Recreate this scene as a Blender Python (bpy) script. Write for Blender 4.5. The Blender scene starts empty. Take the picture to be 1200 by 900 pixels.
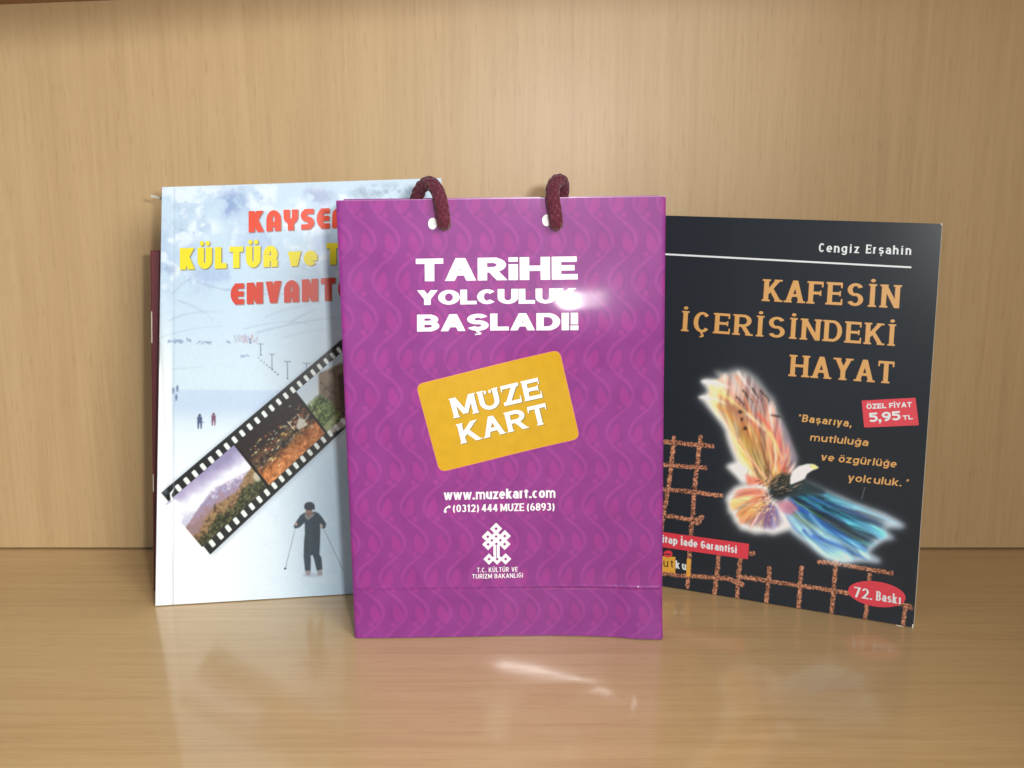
import bpy, math, random
import numpy as np
from mathutils import Vector, Matrix

random.seed(7)
RNG = np.random.default_rng(11)
SC = bpy.context.scene
COL = SC.collection
R = math.radians

# ------------------------------------------------------------------ camera
CAM_H = 0.2414                     # metres above the shelf
PITCH = R(12.0)                    # looking slightly down
FOC = 1250.0                       # focal length in photo pixels (1200 x 900)
cam_data = bpy.data.cameras.new('camera')
cam_data.sensor_width = 36.0
cam_data.lens = 36.0 * FOC / 1200.0
cam_data.clip_start = 0.01
cam_data.clip_end = 50.0
cam = bpy.data.objects.new('camera', cam_data)
COL.objects.link(cam)
cam.location = (0, 0, CAM_H)
cam.rotation_euler = (math.pi / 2 - PITCH, 0, 0)
SC.camera = cam

# ------------------------------------------------------------------ light
world = bpy.data.worlds.new('World')
SC.world = world
world.use_nodes = True
bg = world.node_tree.nodes['Background']
bg.inputs[0].default_value = (0.86, 0.93, 1.0, 1)
bg.inputs[1].default_value = 0.32

def area(name, loc, target, sx, sy, watts, color):
    l = bpy.data.lights.new(name, 'AREA')
    l.shape = 'RECTANGLE'
    l.size, l.size_y = sx, sy
    l.energy = watts
    l.color = color
    o = bpy.data.objects.new(name, l)
    COL.objects.link(o)
    o.location = loc
    d = Vector(target) - Vector(loc)
    o.rotation_euler = d.to_track_quat('-Z', 'Y').to_euler()
    return o

area('window_light', (0.38, -0.26, 0.60), (-0.30, 0.60, 0.06), 0.44, 0.40, 1.15, (1.0, 0.98, 0.95)).data.spread = R(66)
area('camera_flash', (0.050, 0.012, 0.272), (-0.02, 0.60, 0.15), 0.026, 0.018, 1.50, (1.0, 0.98, 0.96))
SC.view_settings.view_transform = 'Standard'
SC.view_settings.look = 'None'
SC.view_settings.exposure = 0.08
SC.view_settings.gamma = 1.0
SC.view_settings.use_curve_mapping = False
SC.cycles.max_bounces = 8
SC.cycles.caustics_reflective = True
SC.cycles.blur_glossy = 0.05
SC.cycles.sample_clamp_indirect = 6.0
SC.cycles.use_denoising = True

# ------------------------------------------------------------------ geometry of the view
_c, _s = math.cos(PITCH), math.sin(PITCH)
CPOS = np.array([0, 0, CAM_H])
AX_R = np.array([1.0, 0, 0]); AX_F = np.array([0, _c, -_s]); AX_U = np.array([0, _s, _c])

def rays(px):
    px = np.atleast_2d(np.asarray(px, float))
    return AX_F[None] * FOC + (px[:, :1] - 600) * AX_R[None] - (px[:, 1:2] - 450) * AX_U[None]

def project(P):
    d = np.atleast_2d(P) - CPOS
    z = d @ AX_F
    return np.stack([600 + FOC * (d @ AX_R) / z, 450 - FOC * (d @ AX_U) / z], 1)

def on_floor(px):
    r = rays(px)
    return CPOS + r * (-CAM_H / r[:, 2:3])

class Frame:
    """A standing panel: local x along its foot, local z up its face, local y to its back."""
    def __init__(self, bl, br, lean, back=0.0):
        a, b = on_floor(bl)[0], on_floor(br)[0]
        e = (b - a) / np.linalg.norm(b - a)
        n = np.array([-e[1], e[0], 0])
        l = R(lean)
        self.e, self.up = e, np.array([0, 0, math.cos(l)]) + n * math.sin(l)
        self.nb = np.cross(self.up, e)
        self.o = (a + b) / 2 + n * back
    def local(self, px, y=0.0):
        r = rays(px)
        t = ((self.o + self.nb * y - CPOS) @ self.nb) / (r @ self.nb)
        d = CPOS + r * t[:, None] - self.o
        return np.stack([d @ self.e, d @ self.up], 1)
    def px(self, xz):
        return project(self.o + xz[:, :1] * self.e + xz[:, 1:2] * self.up)
    def world(self, x, y, z):
        return self.o + x * self.e + y * self.nb + z * self.up
    def matrix(self):
        m = Matrix.Identity(4)
        for i, v in enumerate((self.e, self.nb, self.up)):
            for k in range(3):
                m[k][i] = v[k]
        for k in range(3):
            m[k][3] = self.o[k]
        return m

# ------------------------------------------------------------------ object helpers
def thing(name, label, cat, matrix):
    o = bpy.data.objects.new(name, None)
    COL.objects.link(o)
    o.empty_display_size = 0.03
    o.matrix_world = matrix
    o['label'] = label
    o['category'] = cat
    return o

def mesh_obj(name, verts, faces, mat, parent=None, smooth=False, label=None):
    me = bpy.data.meshes.new(name)
    me.from_pydata([tuple(map(float, v)) for v in verts], [], [tuple(map(int, f)) for f in faces])
    me.materials.append(mat)
    if smooth:
        me.polygons.foreach_set('use_smooth', [True] * len(me.polygons))
    me.update()
    o = bpy.data.objects.new(name, me)
    COL.objects.link(o)
    if parent:
        o.parent = parent
    if label:
        o['label'] = label
    return o

def grid_mesh(name, P, mat, parent=None, colors=None, smooth=True):
    """P: (rows, cols, 3) array of points; colors (rows, cols, 3) linear."""
    h, w = P.shape[:2]
    me = bpy.data.meshes.new(name)
    me.vertices.add(h * w)
    me.vertices.foreach_set('co', P.reshape(-1).astype(np.float32))
    idx = np.arange(h * w).reshape(h, w)
    q = np.stack([idx[:-1, :-1], idx[:-1, 1:], idx[1:, 1:], idx[1:, :-1]], -1).reshape(-1, 4)
    n = len(q)
    me.loops.add(n * 4)
    me.loops.foreach_set('vertex_index', q.reshape(-1).astype(np.int32))
    me.polygons.add(n)
    me.polygons.foreach_set('loop_start', np.arange(0, n * 4, 4, dtype=np.int32))
    me.polygons.foreach_set('use_smooth', np.full(n, smooth))
    if colors is not None:
        ca = me.color_attributes.new('print', 'FLOAT_COLOR', 'POINT')
        rgba = np.ones((h * w, 4), np.float32)
        rgba[:, :3] = colors.reshape(-1, 3)
        ca.data.foreach_set('color', rgba.reshape(-1))
    me.materials.append(mat)
    me.update(calc_edges=True)
    me.validate()
    o = bpy.data.objects.new(name, me)
    COL.objects.link(o)
    if parent:
        o.parent = parent
    return o

def box_data(x0, x1, y0, y1, z0, z1):
    v = [(x, y, z) for z in (z0, z1) for y in (y0, y1) for x in (x0, x1)]
    f = [(0, 2, 3, 1), (4, 5, 7, 6), (0, 1, 5, 4), (2, 6, 7, 3), (0, 4, 6, 2), (1, 3, 7, 5)]
    return v, f

def slab(name, quad, y0, y1, mat, parent, label=None, bevel=0.0):
    """quad: four local (x, z) corners BL, BR, TR, TL extruded from y0 to y1."""
    v = [(x, y0, z) for x, z in quad] + [(x, y1, z) for x, z in quad]
    f = [(0, 1, 2, 3), (7, 6, 5, 4), (0, 4, 5, 1), (1, 5, 6, 2), (2, 6, 7, 3), (3, 7, 4, 0)]
    o = mesh_obj(name, v, f, mat, parent, label=label)
    if bevel:
        b = o.modifiers.new('bevel', 'BEVEL'); b.width = bevel; b.segments = 2
    return o

# ------------------------------------------------------------------ materials
def lin(c):
    c = np.asarray(c, float) / 255.0
    return np.where(c <= 0.04045, c / 12.92, ((c + 0.055) / 1.055) ** 2.4)

def principled(name):
    m = bpy.data.materials.new(name)
    m.use_nodes = True
    return m, m.node_tree.nodes, m.node_tree.links, m.node_tree.nodes['Principled BSDF']

def plain(name, rgb, rough=0.5, spec=0.5, coat=0.0, coat_rough=0.1, grain=0.0, gscale=400.0, bump=0.0):
    m, N, L, b = principled(name)
    c = tuple(lin(rgb)) + (1,)
    b.inputs['Base Color'].default_value = c
    b.inputs['Roughness'].default_value = rough
    b.inputs['Specular IOR Level'].default_value = spec
    b.inputs['Coat Weight'].default_value = coat
    b.inputs['Coat Roughness'].default_value = coat_rough
    if grain or bump:
        tc = N.new('ShaderNodeTexCoord'); nz = N.new('ShaderNodeTexNoise')
        nz.inputs['Scale'].default_value = gscale
        nz.inputs['Detail'].default_value = 4
        L.new(tc.outputs['Object'], nz.inputs['Vector'])
        if grain:
            r = N.new('ShaderNodeValToRGB')
            r.color_ramp.elements[0].color = tuple(x * (1 - grain) for x in c[:3]) + (1,)
            r.color_ramp.elements[1].color = tuple(min(1, x * (1 + grain)) for x in c[:3]) + (1,)
            r.color_ramp.elements[0].position = 0.3
            r.color_ramp.elements[1].position = 0.7
            L.new(nz.outputs['Fac'], r.inputs['Fac'])
            L.new(r.outputs['Color'], b.inputs['Base Color'])
        if bump:
            bp = N.new('ShaderNodeBump')
            bp.inputs['Strength'].default_value = bump
            bp.inputs['Distance'].default_value = 0.0002
            L.new(nz.outputs['Fac'], bp.inputs['Height'])
            L.new(bp.outputs['Normal'], b.inputs['Normal'])
    return m

def printed(name, rough=0.4, spec=0.5, coat=0.0, coat_rough=0.1, bump=0.0, bscale=60.0):
    m, N, L, b = principled(name)
    a = N.new('ShaderNodeAttribute'); a.attribute_name = 'print'
    L.new(a.outputs['Color'], b.inputs['Base Color'])
    b.inputs['Roughness'].default_value = rough
    b.inputs['Specular IOR Level'].default_value = spec
    b.inputs['Coat Weight'].default_value = coat
    b.inputs['Coat Roughness'].default_value = coat_rough
    if bump:
        tc = N.new('ShaderNodeTexCoord'); nz = N.new('ShaderNodeTexNoise')
        nz.inputs['Scale'].default_value = bscale; nz.inputs['Detail'].default_value = 3
        L.new(tc.outputs['Object'], nz.inputs['Vector'])
        bp = N.new('ShaderNodeBump'); bp.inputs['Strength'].default_value = bump
        bp.inputs['Distance'].default_value = 0.001
        L.new(nz.outputs['Fac'], bp.inputs['Height'])
        L.new(bp.outputs['Normal'], b.inputs['Normal'])
    return m

def wood(name, axis, dark, mid, light, rough, spec, coat, coat_rough):
    """Wood-print laminate; axis is the object axis the grain runs along."""
    m, N, L, b = principled(name)
    tc = N.new('ShaderNodeTexCoord')
    def noise(scale, stretch, detail, dist=0.0):
        mp = N.new('ShaderNodeMapping')
        sc = [1.0, 1.0, 1.0]; sc[axis] = stretch
        mp.inputs['Scale'].default_value = sc
        L.new(tc.outputs['Object'], mp.inputs['Vector'])
        n = N.new('ShaderNodeTexNoise')
        n.inputs['Scale'].default_value = scale
        n.inputs['Detail'].default_value = detail
        n.inputs['Distortion'].default_value = dist
        L.new(mp.outputs['Vector'], n.inputs['Vector'])
        return n.outputs['Fac']
    def math_(op, a, c):
        n = N.new('ShaderNodeMath'); n.operation = op
        for i, v in enumerate((a, c)):
            if isinstance(v, (int, float)): n.inputs[i].default_value = v
            else: L.new(v, n.inputs[i])
        return n.outputs[0]
    broad = noise(14.0, 0.06, 3, 0.6)
    rings = noise(80.0, 0.035, 4, 1.0)
    fine = noise(420.0, 0.035, 3)
    pores = noise(700.0, 0.10, 2)
    v = math_('ADD', math_('MULTIPLY', broad, 0.30), math_('MULTIPLY', rings, 0.34))
    v = math_('ADD', v, math_('MULTIPLY', fine, 0.36))
    r = N.new('ShaderNodeValToRGB')
    cr = r.color_ramp
    cr.elements[0].position = 0.33; cr.elements[0].color = tuple(lin(dark)) + (1,)
    cr.elements[1].position = 0.69; cr.elements[1].color = tuple(lin(light)) + (1,)
    e = cr.elements.new(0.50); e.color = tuple(lin(mid)) + (1,)
    L.new(v, r.inputs['Fac'])
    pr = N.new('ShaderNodeMapRange')
    pr.inputs['From Min'].default_value = 0.60; pr.inputs['From Max'].default_value = 0.72
    L.new(pores, pr.inputs['Value'])
    mx = N.new('ShaderNodeMix'); mx.data_type = 'RGBA'; mx.blend_type = 'MULTIPLY'
    L.new(math_('MULTIPLY', pr.outputs[0], 0.32), mx.inputs['Factor'])
    L.new(r.outputs['Color'], mx.inputs['A'])
    mx.inputs['B'].default_value = (0.72, 0.60, 0.45, 1)
    L.new(mx.outputs['Result'], b.inputs['Base Color'])
    b.inputs['Roughness'].default_value = rough
    b.inputs['Specular IOR Level'].default_value = spec
    b.inputs['Coat Weight'].default_value = coat
    b.inputs['Coat Roughness'].default_value = coat_rough
    bp = N.new('ShaderNodeBump'); bp.inputs['Strength'].default_value = 0.25
    bp.inputs['Distance'].default_value = 0.0002
    gn = noise(900.0, 0.5, 2)
    L.new(gn, bp.inputs['Height'])
    L.new(bp.outputs['Normal'], b.inputs['Normal'])
    return m

# ------------------------------------------------------------------ flat shapes: filling and outlining
def fill_poly(mask, poly, sx, sy, ox, oy):
    """OR an even-odd filled polygon into a boolean mask; sample k sits at o + (k + .5) / s."""
    p = np.asarray(poly, float)
    X = (p[:, 0] - ox) * sx - 0.5
    Y = (p[:, 1] - oy) * sy - 0.5
    h, w = mask.shape
    r0, r1 = max(0, int(math.ceil(Y.min()))), min(h - 1, int(math.floor(Y.max())))
    X2, Y2 = np.roll(X, -1), np.roll(Y, -1)
    for r in range(r0, r1 + 1):
        c = (Y <= r) != (Y2 <= r)
        if not c.any():
            continue
        xs = np.sort(X[c] + (r - Y[c]) / (Y2[c] - Y[c]) * (X2[c] - X[c]))
        for k in range(0, len(xs) - 1, 2):
            a, b = max(0, int(math.ceil(xs[k]))), min(w - 1, int(math.floor(xs[k + 1])))
            if b >= a:
                mask[r, a:b + 1] = True

def fill(shape, sx, sy, ox, oy, polys, cuts=()):
    m = np.zeros(shape, bool)
    for p in polys:
        fill_poly(m, p, sx, sy, ox, oy)
    if cuts:
        c = np.zeros(shape, bool)
        for p in cuts:
            fill_poly(c, p, sx, sy, ox, oy)
        m &= ~c
    return m

def outline_mesh(polys, cuts, cell, box, run=10):
    """Marching squares over the union of polygons: verts (n, 2), faces."""
    SS = 4
    x0, y0, x1, y1 = box
    x0 -= 2 * cell; y0 -= 2 * cell; x1 += 2 * cell; y1 += 2 * cell
    nx, ny = int(math.ceil((x1 - x0) / cell)), int(math.ceil((y1 - y0) / cell))
    m = fill((ny * SS, nx * SS), SS / cell, SS / cell, x0, y0, polys, cuts)
    f = m.reshape(ny, SS, nx, SS).mean((1, 3))
    ins = f > 0.5
    full = ins[:-1, :-1] & ins[1:, :-1] & ins[:-1, 1:] & ins[1:, 1:]
    anyi = ins[:-1, :-1] | ins[1:, :-1] | ins[:-1, 1:] | ins[1:, 1:]
    verts, faces, key = [], [], {}
    cx, cy = x0 + cell / 2, y0 + cell / 2
    def vert(k, x, y):
        i = key.get(k)
        if i is None:
            i = key[k] = len(verts)
            verts.append((cx + x * cell, cy + y * cell))
        return i
    for j in range(full.shape[0]):
        i = 0
        row = full[j]
        for i in np.flatnonzero(anyi[j] & ~row):
            poly = []
            cs = ((i, j), (i + 1, j), (i + 1, j + 1), (i, j + 1))
            for k in range(4):
                (a, b), (c, d) = cs[k], cs[(k + 1) % 4]
                if ins[b, a]:
                    poly.append(vert((a, b), a, b))
                if ins[b, a] != ins[d, c]:
                    t = (0.5 - f[b, a]) / (f[d, c] - f[b, a])
                    t = min(0.98, max(0.02, t))
                    kk = (min(a, c), min(b, d), 'h' if b == d else 'v')
                    poly.append(vert(kk, a + (c - a) * t, b + (d - b) * t))
            if len(poly) > 2:
                faces.append(poly)
        idx = np.flatnonzero(row)
        if len(idx):
            st = idx[0]; pv = st
            segs = []
            for k in idx[1:]:
                if k != pv + 1 or k - st >= run:
                    segs.append((st, pv)); st = k
                pv = k
            segs.append((st, pv))
            for a, b in segs:
                faces.append([vert((a, j), a, j), vert((b + 1, j), b + 1, j),
                              vert((b + 1, j + 1), b + 1, j + 1), vert((a, j + 1), a, j + 1)])
    return np.array(verts), faces

# ------------------------------------------------------------------ lettering drawn from strokes
# V x y0 y1 | H y x0 x1 | D x0 y0 x1 y1 (cut level) | A cx cy rx ry a0 a1 | trailing letters: serif ends
CAPS = {
 'A': (1.08, [('D', 0, 0, .5, 1, 'b'), ('D', 1, 0, .5, 1, 'b'), ('H', .30, .2, .8, '')]),
 'B': (.98, [('V', 0, 0, 1, 'bt'), ('H', 1, 0, .5, ''), ('H', .52, 0, .55, ''), ('H', 0, 0, .5, ''),
             ('A', .5, .76, .43, .24, -90, 90), ('A', .5, .26, .5, .26, -90, 90)]),
 'C': (1.0, [('A', .5, .5, .5, .5, 42, 318)]),
 'D': (1.04, [('V', 0, 0, 1, 'bt'), ('H', 1, 0, .45, ''), ('H', 0, 0, .45, ''), ('A', .45, .5, .55, .5, -90, 90)]),
 'E': (.90, [('V', 0, 0, 1, 'bt'), ('H', 1, 0, .95, 'r'), ('H', .51, 0, .82, 'm'), ('H', 0, 0, 1, 'r')]),
 'F': (.86, [('V', 0, 0, 1, 'bt'), ('H', 1, 0, 1, 'r'), ('H', .48, 0, .82, 'm')]),
 'G': (1.04, [('A', .5, .5, .5, .5, 42, 300), ('V', 1, .12, .46, ''), ('H', .46, .6, 1, '')]),
 'H': (1.06, [('V', 0, 0, 1, 'bt'), ('V', 1, 0, 1, 'bt'), ('H', .51, 0, 1, '')]),
 'I': (.34, [('V', .5, 0, 1, 'bt')]),
 'K': (1.04, [('V', 0, 0, 1, 'bt'), ('D', .06, .36, .92, 1, 't'), ('D', .34, .60, 1, 0, 'b')]),
 'L': (.82, [('V', 0, 0, 1, 'bt'), ('H', 0, 0, 1, 'r')]),
 'M': (1.26, [('V', 0, 0, 1, 'bt'), ('V', 1, 0, 1, 'bt'), ('D', .04, 1, .5, .12, ''), ('D', .96, 1, .5, .12, '')]),
 'N': (1.08, [('V', 0, 0, 1, 'bt'), ('V', 1, 0, 1, 't'), ('D', 0, 1, 1, 0, '')]),
 'O': (1.08, [('A', .5, .5, .5, .5, 0, 360)]),
 'R': (1.02, [('V', 0, 0, 1, 'bt'), ('H', 1, 0, .5, ''), ('H', .46, 0, .5, ''), ('A', .5, .73, .46, .27, -90, 90),
              ('D', .45, .50, 1, 0, 'b')]),
 'S': (.96, [('A', .5, .745, .48, .255, 25, 270), ('A', .5, .255, .5, .255, 90, -155)]),
 'T': (.96, [('V', .5, 0, 1, 'b'), ('H', 1, 0, 1, 'lr')]),
 'U': (1.02, [('V', 0, .4, 1, 't'), ('V', 1, .4, 1, 't'), ('A', .5, .4, .5, .4, 180, 360)]),
 'V': (1.04, [('D', 0, 1, .5, 0, 't'), ('D', 1, 1, .5, 0, 't')]),
 'Y': (1.02, [('D', 0, 1, .5, .42, 't'), ('D', 1, 1, .5, .42, 't'), ('V', .5, 0, .46, 'b')]),
 'Z': (.92, [('H', 1, 0, 1, 'l'), ('H', 0, 0, 1, 'r'), ('D', .04, 0, .96, 1, '')]),
 '0': (.88, [('A', .5, .5, .5, .5, 0, 360)]),
 '1': (.62, [('V', .66, 0, 1, ''), ('D', .05, .68, .66, 1, '')]),
 '2': (.86, [('A', .5, .70, .5, .30, 165, -40), ('D', .04, 0, .88, .52, ''), ('H', 0, 0, 1, '')]),
 '3': (.86, [('A', .48, .75, .44, .25, 150, -90), ('A', .48, .26, .52, .26, 90, -150)]),
 '4': (.92, [('V', .74, 0, 1, ''), ('H', .26, 0, 1, ''), ('D', 0, .24, .70, 1, '')]),
 '5': (.86, [('H', 1, .12, .95, ''), ('V', .10, .52, 1, ''), ('A', .46, .32, .54, .32, 115, -150)]),
 '6': (.88, [('A', .5, .29, .5, .29, 0, 360), ('A', .62, .36, .62, .64, 75, 190)]),
 '7': (.84, [('H', 1, 0, 1, ''), ('D', .28, 0, .98, 1, '')]),
 '8': (.90, [('A', .5, .76, .44, .24, 0, 360), ('A', .5, .26, .5, .26, 0, 360)]),
 '9': (.88, [('A', .5, .71, .5, .29, 0, 360), ('A', .38, .64, .62, .64, -105, 10)]),
 '.': (.30, [('P', .5, 0)]), ',': (.32, [('P', .5, 0), ('T', .5, 0)]),
 '!': (.40, [('P', .5, 0), ('W', .5, .33, 1)]),
 '(': (.44, [('A', 1.5, .42, 1.5, .66, 118, 242)]), ')': (.44, [('A', -.5, .42, 1.5, .66, -62, 62)]),
 '"': (.55, [('Q', .15, 0), ('Q', .85, 0)]),
 'i': (.34, [('V', .5, 0, .70, ''), ('R', .5, .80, 1)]),            # squat capital-height dotted i
 # round-built display capitals
 'a*': (1.0, [('V', 0, 0, .55, ''), ('V', 1, 0, .55, ''), ('A', .5, .55, .5, .45, 0, 180), ('H', .27, 0, 1, '')]),
 'e*': (.88, [('A', .62, .5, .62, .5, 90, 270), ('H', 1, .6, 1, ''), ('H', .5, .1, .95, ''), ('H', 0, .6, 1, '')]),
 'r*': (1.0, [('V', 0, 0, .6, ''), ('A', .5, .62, .5, .38, -50, 180), ('H', .36, 0, .82, ''), ('V', 1, 0, .26, '')]),
 'y*': (1.0, [('V', 0, .72, 1, ''), ('V', 1, .72, 1, ''), ('A', .5, .72, .5, .32, 180, 360), ('V', .5, 0, .42, '')]),
 's*': (.92, [('A', .5, .745, .5, .255, 40, 270), ('A', .5, .255, .5, .255, 90, -140), ('H', 1, .5, .95, ''), ('H', 0, .05, .5, '')]),
}
LOW = {
 'a': (.92, [('A', .5, .62, .5, .38, 0, 155), ('V', 1, 0, .62, 'b'), ('A', .48, .29, .48, .29, 0, 360)]),
 'b': (.96, [('V', 0, 0, 'a', ''), ('A', .5, .5, .5, .5, 0, 360)]),
 'c': (.88, [('A', .5, .5, .5, .5, 48, 312)]),
 'd': (.96, [('V', 1, 0, 'a', ''), ('A', .5, .5, .5, .5, 0, 360)]),
 'e': (.94, [('A', .5, .5, .5, .5, 0, 318), ('H', .5, .05, 1, '')]),
 'g': (.96, [('A', .5, .52, .5, .48, 0, 360), ('V', 1, -.12, 1, ''), ('A', .5, -.10, .5, .34, -155, 0)]),
 'h': (.94, [('V', 0, 0, 'a', 'bt'), ('V', 1, 0, .6, 'b'), ('A', .5, .6, .5, .4, 0, 180)]),
 'ı': (.30, [('V', .5, 0, 1, 'bt')]),
 'j': (.30, [('V', .5, 0, 1, 'bt')]),
 'k': (.94, [('V', 0, 0, 'a', 'bt'), ('D', .06, .30, .92, 1, ''), ('D', .30, .58, 1, 0, 'b')]),
 'l': (.30, [('V', .5, 0, 'a', 'bt')]),
 'm': (1.46, [('V', 0, 0, 1, 'bt'), ('V', .5, 0, .65, 'b'), ('V', 1, 0, .65, 'b'), ('A', .25, .62, .25, .38, 0, 180), ('A', .75, .62, .25, .38, 0, 180)]),
 'n': (.94, [('V', 0, 0, 1, 'bt'), ('V', 1, 0, .6, 'b'), ('A', .5, .6, .5, .4, 0, 180)]),
 'o': (.98, [('A', .5, .5, .5, .5, 0, 360)]),
 'p': (.96, [('V', 0, 'd', 1, ''), ('A', .5, .5, .5, .5, 0, 360)]),
 'r': (.62, [('V', 0, 0, 1, 'bt'), ('A', .75, .45, .75, .55, 70, 180)]),
 's': (.86, [('A', .5, .74, .48, .26, 25, 270), ('A', .5, .26, .5, .26, 90, -155)]),
 't': (.62, [('V', .42, .2, 1.32, ''), ('H', 1, 0, 1, ''), ('A', .95, .3, .53, .3, 180, 275)]),
 'u': (.94, [('V', 0, .4, 1, ''), ('V', 1, 0, 1, ''), ('A', .5, .4, .5, .4, 180, 360)]),
 'v': (.92, [('D', 0, 1, .5, 0, ''), ('D', 1, 1, .5, 0, '')]),
 'w': (1.36, [('D', 0, 1, .26, 0, ''), ('D', .5, 1, .26, 0, ''), ('D', .5, 1, .74, 0, ''), ('D', 1, 1, .74, 0, '')]),
 'y': (.92, [('D', 0, 1, .5, 0, ''), ('Y', 1, 1, .3, -.42)]),
 'z': (.84, [('H', 1, 0, 1, ''), ('H', 0, 0, 1, ''), ('D', .04, 0, .96, 1, '')]),
}
MARK = {'İ': ('I', 'dot'), 'Ü': ('U', 'uml'), 'Ö': ('O', 'uml'), 'Ş': ('S', 'ced'), 'Ç': ('C', 'ced'), 'Ğ': ('G', 'brv'),
        'ü': ('u', 'uml'), 'ö': ('o', 'uml'), 'ş': ('s', 'ced'), 'ğ': ('g', 'brv'), 'ĩ': ('ı', 'dot')}

def clip_y(p, lo, hi):
    for s, lim in ((1, lo), (-1, hi)):
        out = []
        for k in range(len(p)):
            a, b = p[k], p[(k + 1) % len(p)]
            da, db = s * (a[1] - lim), s * (b[1] - lim)
            if da >= 0: out.append(a)
            if da * db < 0:
                t = da / (da - db)
                out.append((a[0] + (b[0] - a[0]) * t, lim))
        p = out
        if not p: break
    return p

def glyph(ch, st, W):
    """polygons of one character, left edge at 0, cap height 1; returns polys, width"""
    mark = None
    low_i = False
    if ch == 'i' and not st.get('tall_i'):
        ch = 'ĩ'
    if ch in MARK:
        ch, mark = MARK[ch]
    alt = st.get('alt', '')
    if alt and ch.lower() + '*' in CAPS and ch.isupper():
        w, ops = CAPS[ch.lower() + '*']; H = 1.0
    elif ch in LOW and not (ch == 'i'):
        w, ops = LOW[ch]; H = st.get('xh', .72)
    else:
        w, ops = CAPS[ch]; H = 1.0
    wx, wy = st['wx'], st['wy']
    if ch in 'wm': wx = wx * .80
    if ch == 'I' or ch in 'ılij' and ch != '':
        GW = wx * 1.0 if not st.get('serif') else wx * 1.9
    elif ch in '()':
        GW = wx * 1.75
    elif ch in '.,!':
        GW = wx * 1.1
    else:
        GW = w * W
    sw, sh = st.get('serif', 0), st.get('sh', .06)
    X = lambda x: wx / 2 + x * (GW - wx)
    def Y(y):
        if y == 'a': y = (1 - wy) / (H - wy)
        if y == 'd': y = (-.26) / (H - wy)
        return wy / 2 + y * (H - wy)
    P = []
    def rect(x0, y0, x1, y1):
        P.append([(x0, y0), (x1, y0), (x1, y1), (x0, y1)])
    for op in ops:
        k = op[0]
        if k == 'V':
            x, y0, y1 = X(op[1]), Y(op[2]), Y(op[3])
            a = y0 - wy / 2 if op[2] in (0, 'd') else y0
            b = y1 + wy / 2
            if op[3] not in (1, 'a') and op[3] != .70: b = y1
            if op[3] == .70: b = .70
            rect(x - wx / 2, a, x + wx / 2, b)
            if sw:
                if 'b' in op[4]: rect(x - wx / 2 - sw, a, x + wx / 2 + sw, a + sh)
                if 't' in op[4]: rect(x - wx / 2 - sw, b - sh, x + wx / 2 + (sw if H == 1 else 0), b)
        elif k == 'H':
            y, x0, x1 = Y(op[1]), X(op[2]), X(op[3])
            rect(x0 - wx / 2, y - wy / 2, x1 + wx / 2, y + wy / 2)
            if sw:
                bk = max(.05, sw * .9)
                for side, xx in (('r', x1 + wx / 2 - bk), ('l', x0 - wx / 2)):
                    if side in op[4]:
                        if op[1] == 1: rect(xx, y - wy / 2 - .13, xx + bk, y)
                        else: rect(xx, y, xx + bk, y + wy / 2 + .15)
                if 'm' in op[4]:
                    rect(x1 + wx / 2 - bk, y - wy / 2 - .06, x1 + wx / 2, y + wy / 2 + .06)
        elif k in 'DY':
            x0, y0, x1, y1 = X(op[1]), op[2] * H, X(op[3]), op[4] * H
            s = wy / wx
            if st.get('diag'): s *= st['diag']
            ax, bx = x0 * s, x1 * s
            d = math.hypot(bx - ax, y1 - y0)
            ux, uy = (bx - ax) / d, (y1 - y0) / d
            hw = wx * s / 2
            ext = wy
            e0 = ext if op[2] in (0, 1) else 0
            e1 = ext if op[4] in (0, 1) else 0
            q = [(ax - ux * e0 - uy * hw, y0 - uy * e0 + ux * hw), (ax - ux * e0 + uy * hw, y0 - uy * e0 - ux * hw),
                 (bx + ux * e1 + uy * hw, y1 + uy * e1 - ux * hw), (bx + ux * e1 - uy * hw, y1 + uy * e1 + ux * hw)]
            lo = 0 if k == 'D' else -.26
            q = clip_y([(a / s, b) for a, b in q], lo, H)
            if q: P.append(q)
            if sw and k == 'D':
                for (xx, yy) in ((x0, op[2]), (x1, op[4])):
                    if yy == 0 and 'b' in op[5]: rect(xx - wx / 2 - sw, 0, xx + wx / 2 + sw, sh)
                    if yy == 1 and 't' in op[5]: rect(xx - wx / 2 - sw, H - sh, xx + wx / 2 + sw, H)
        elif k == 'A':
            cx, cy = X(op[1]), Y(op[2])
            rx, ry = op[3] * (GW - wx), op[4] * (H - wy)
            n = max(8, int(abs(op[6] - op[5]) / 7))
            a = np.radians(np.linspace(op[5], op[6], n + 1))
            ox, oy = rx + wx / 2, ry + wy / 2
            ix, iy = max(.004, rx - wx / 2), max(.004, ry - wy / 2)
            P.append(list(zip(cx + ox * np.cos(a), cy + oy * np.sin(a))) +
                     list(zip(cx + ix * np.cos(a[::-1]), cy + iy * np.sin(a[::-1]))))
        elif k == 'P':
            rect(0, 0, wx * 1.1, wy * 1.15)
        elif k == 'T':
            P.append([(wx * .4, 0), (wx * 1.1, .02), (wx * .55, -.2), (wx * .1, -.2)])
        elif k == 'W':
            rect(wx * .05, op[2], wx * 1.05, op[3])
        elif k == 'R':
            x = X(op[1]); rect(x - wx / 2, op[2], x + wx / 2, op[3])
        elif k == 'Q':
            x = X(op[1])
            P.append([(x - wx * .35, 1.0), (x + wx * .35, 1.0), (x + wx * .15, .70), (x - wx * .2, .70)])
    cx = GW / 2
    top = H + .07
    dh = max(.12, wy * .95)
    def disc(x, y, rx, ry):
        a = np.linspace(0, 2 * math.pi, 17)[:-1]
        P.append(list(zip(x + rx * np.cos(a), y + ry * np.sin(a))))
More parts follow.
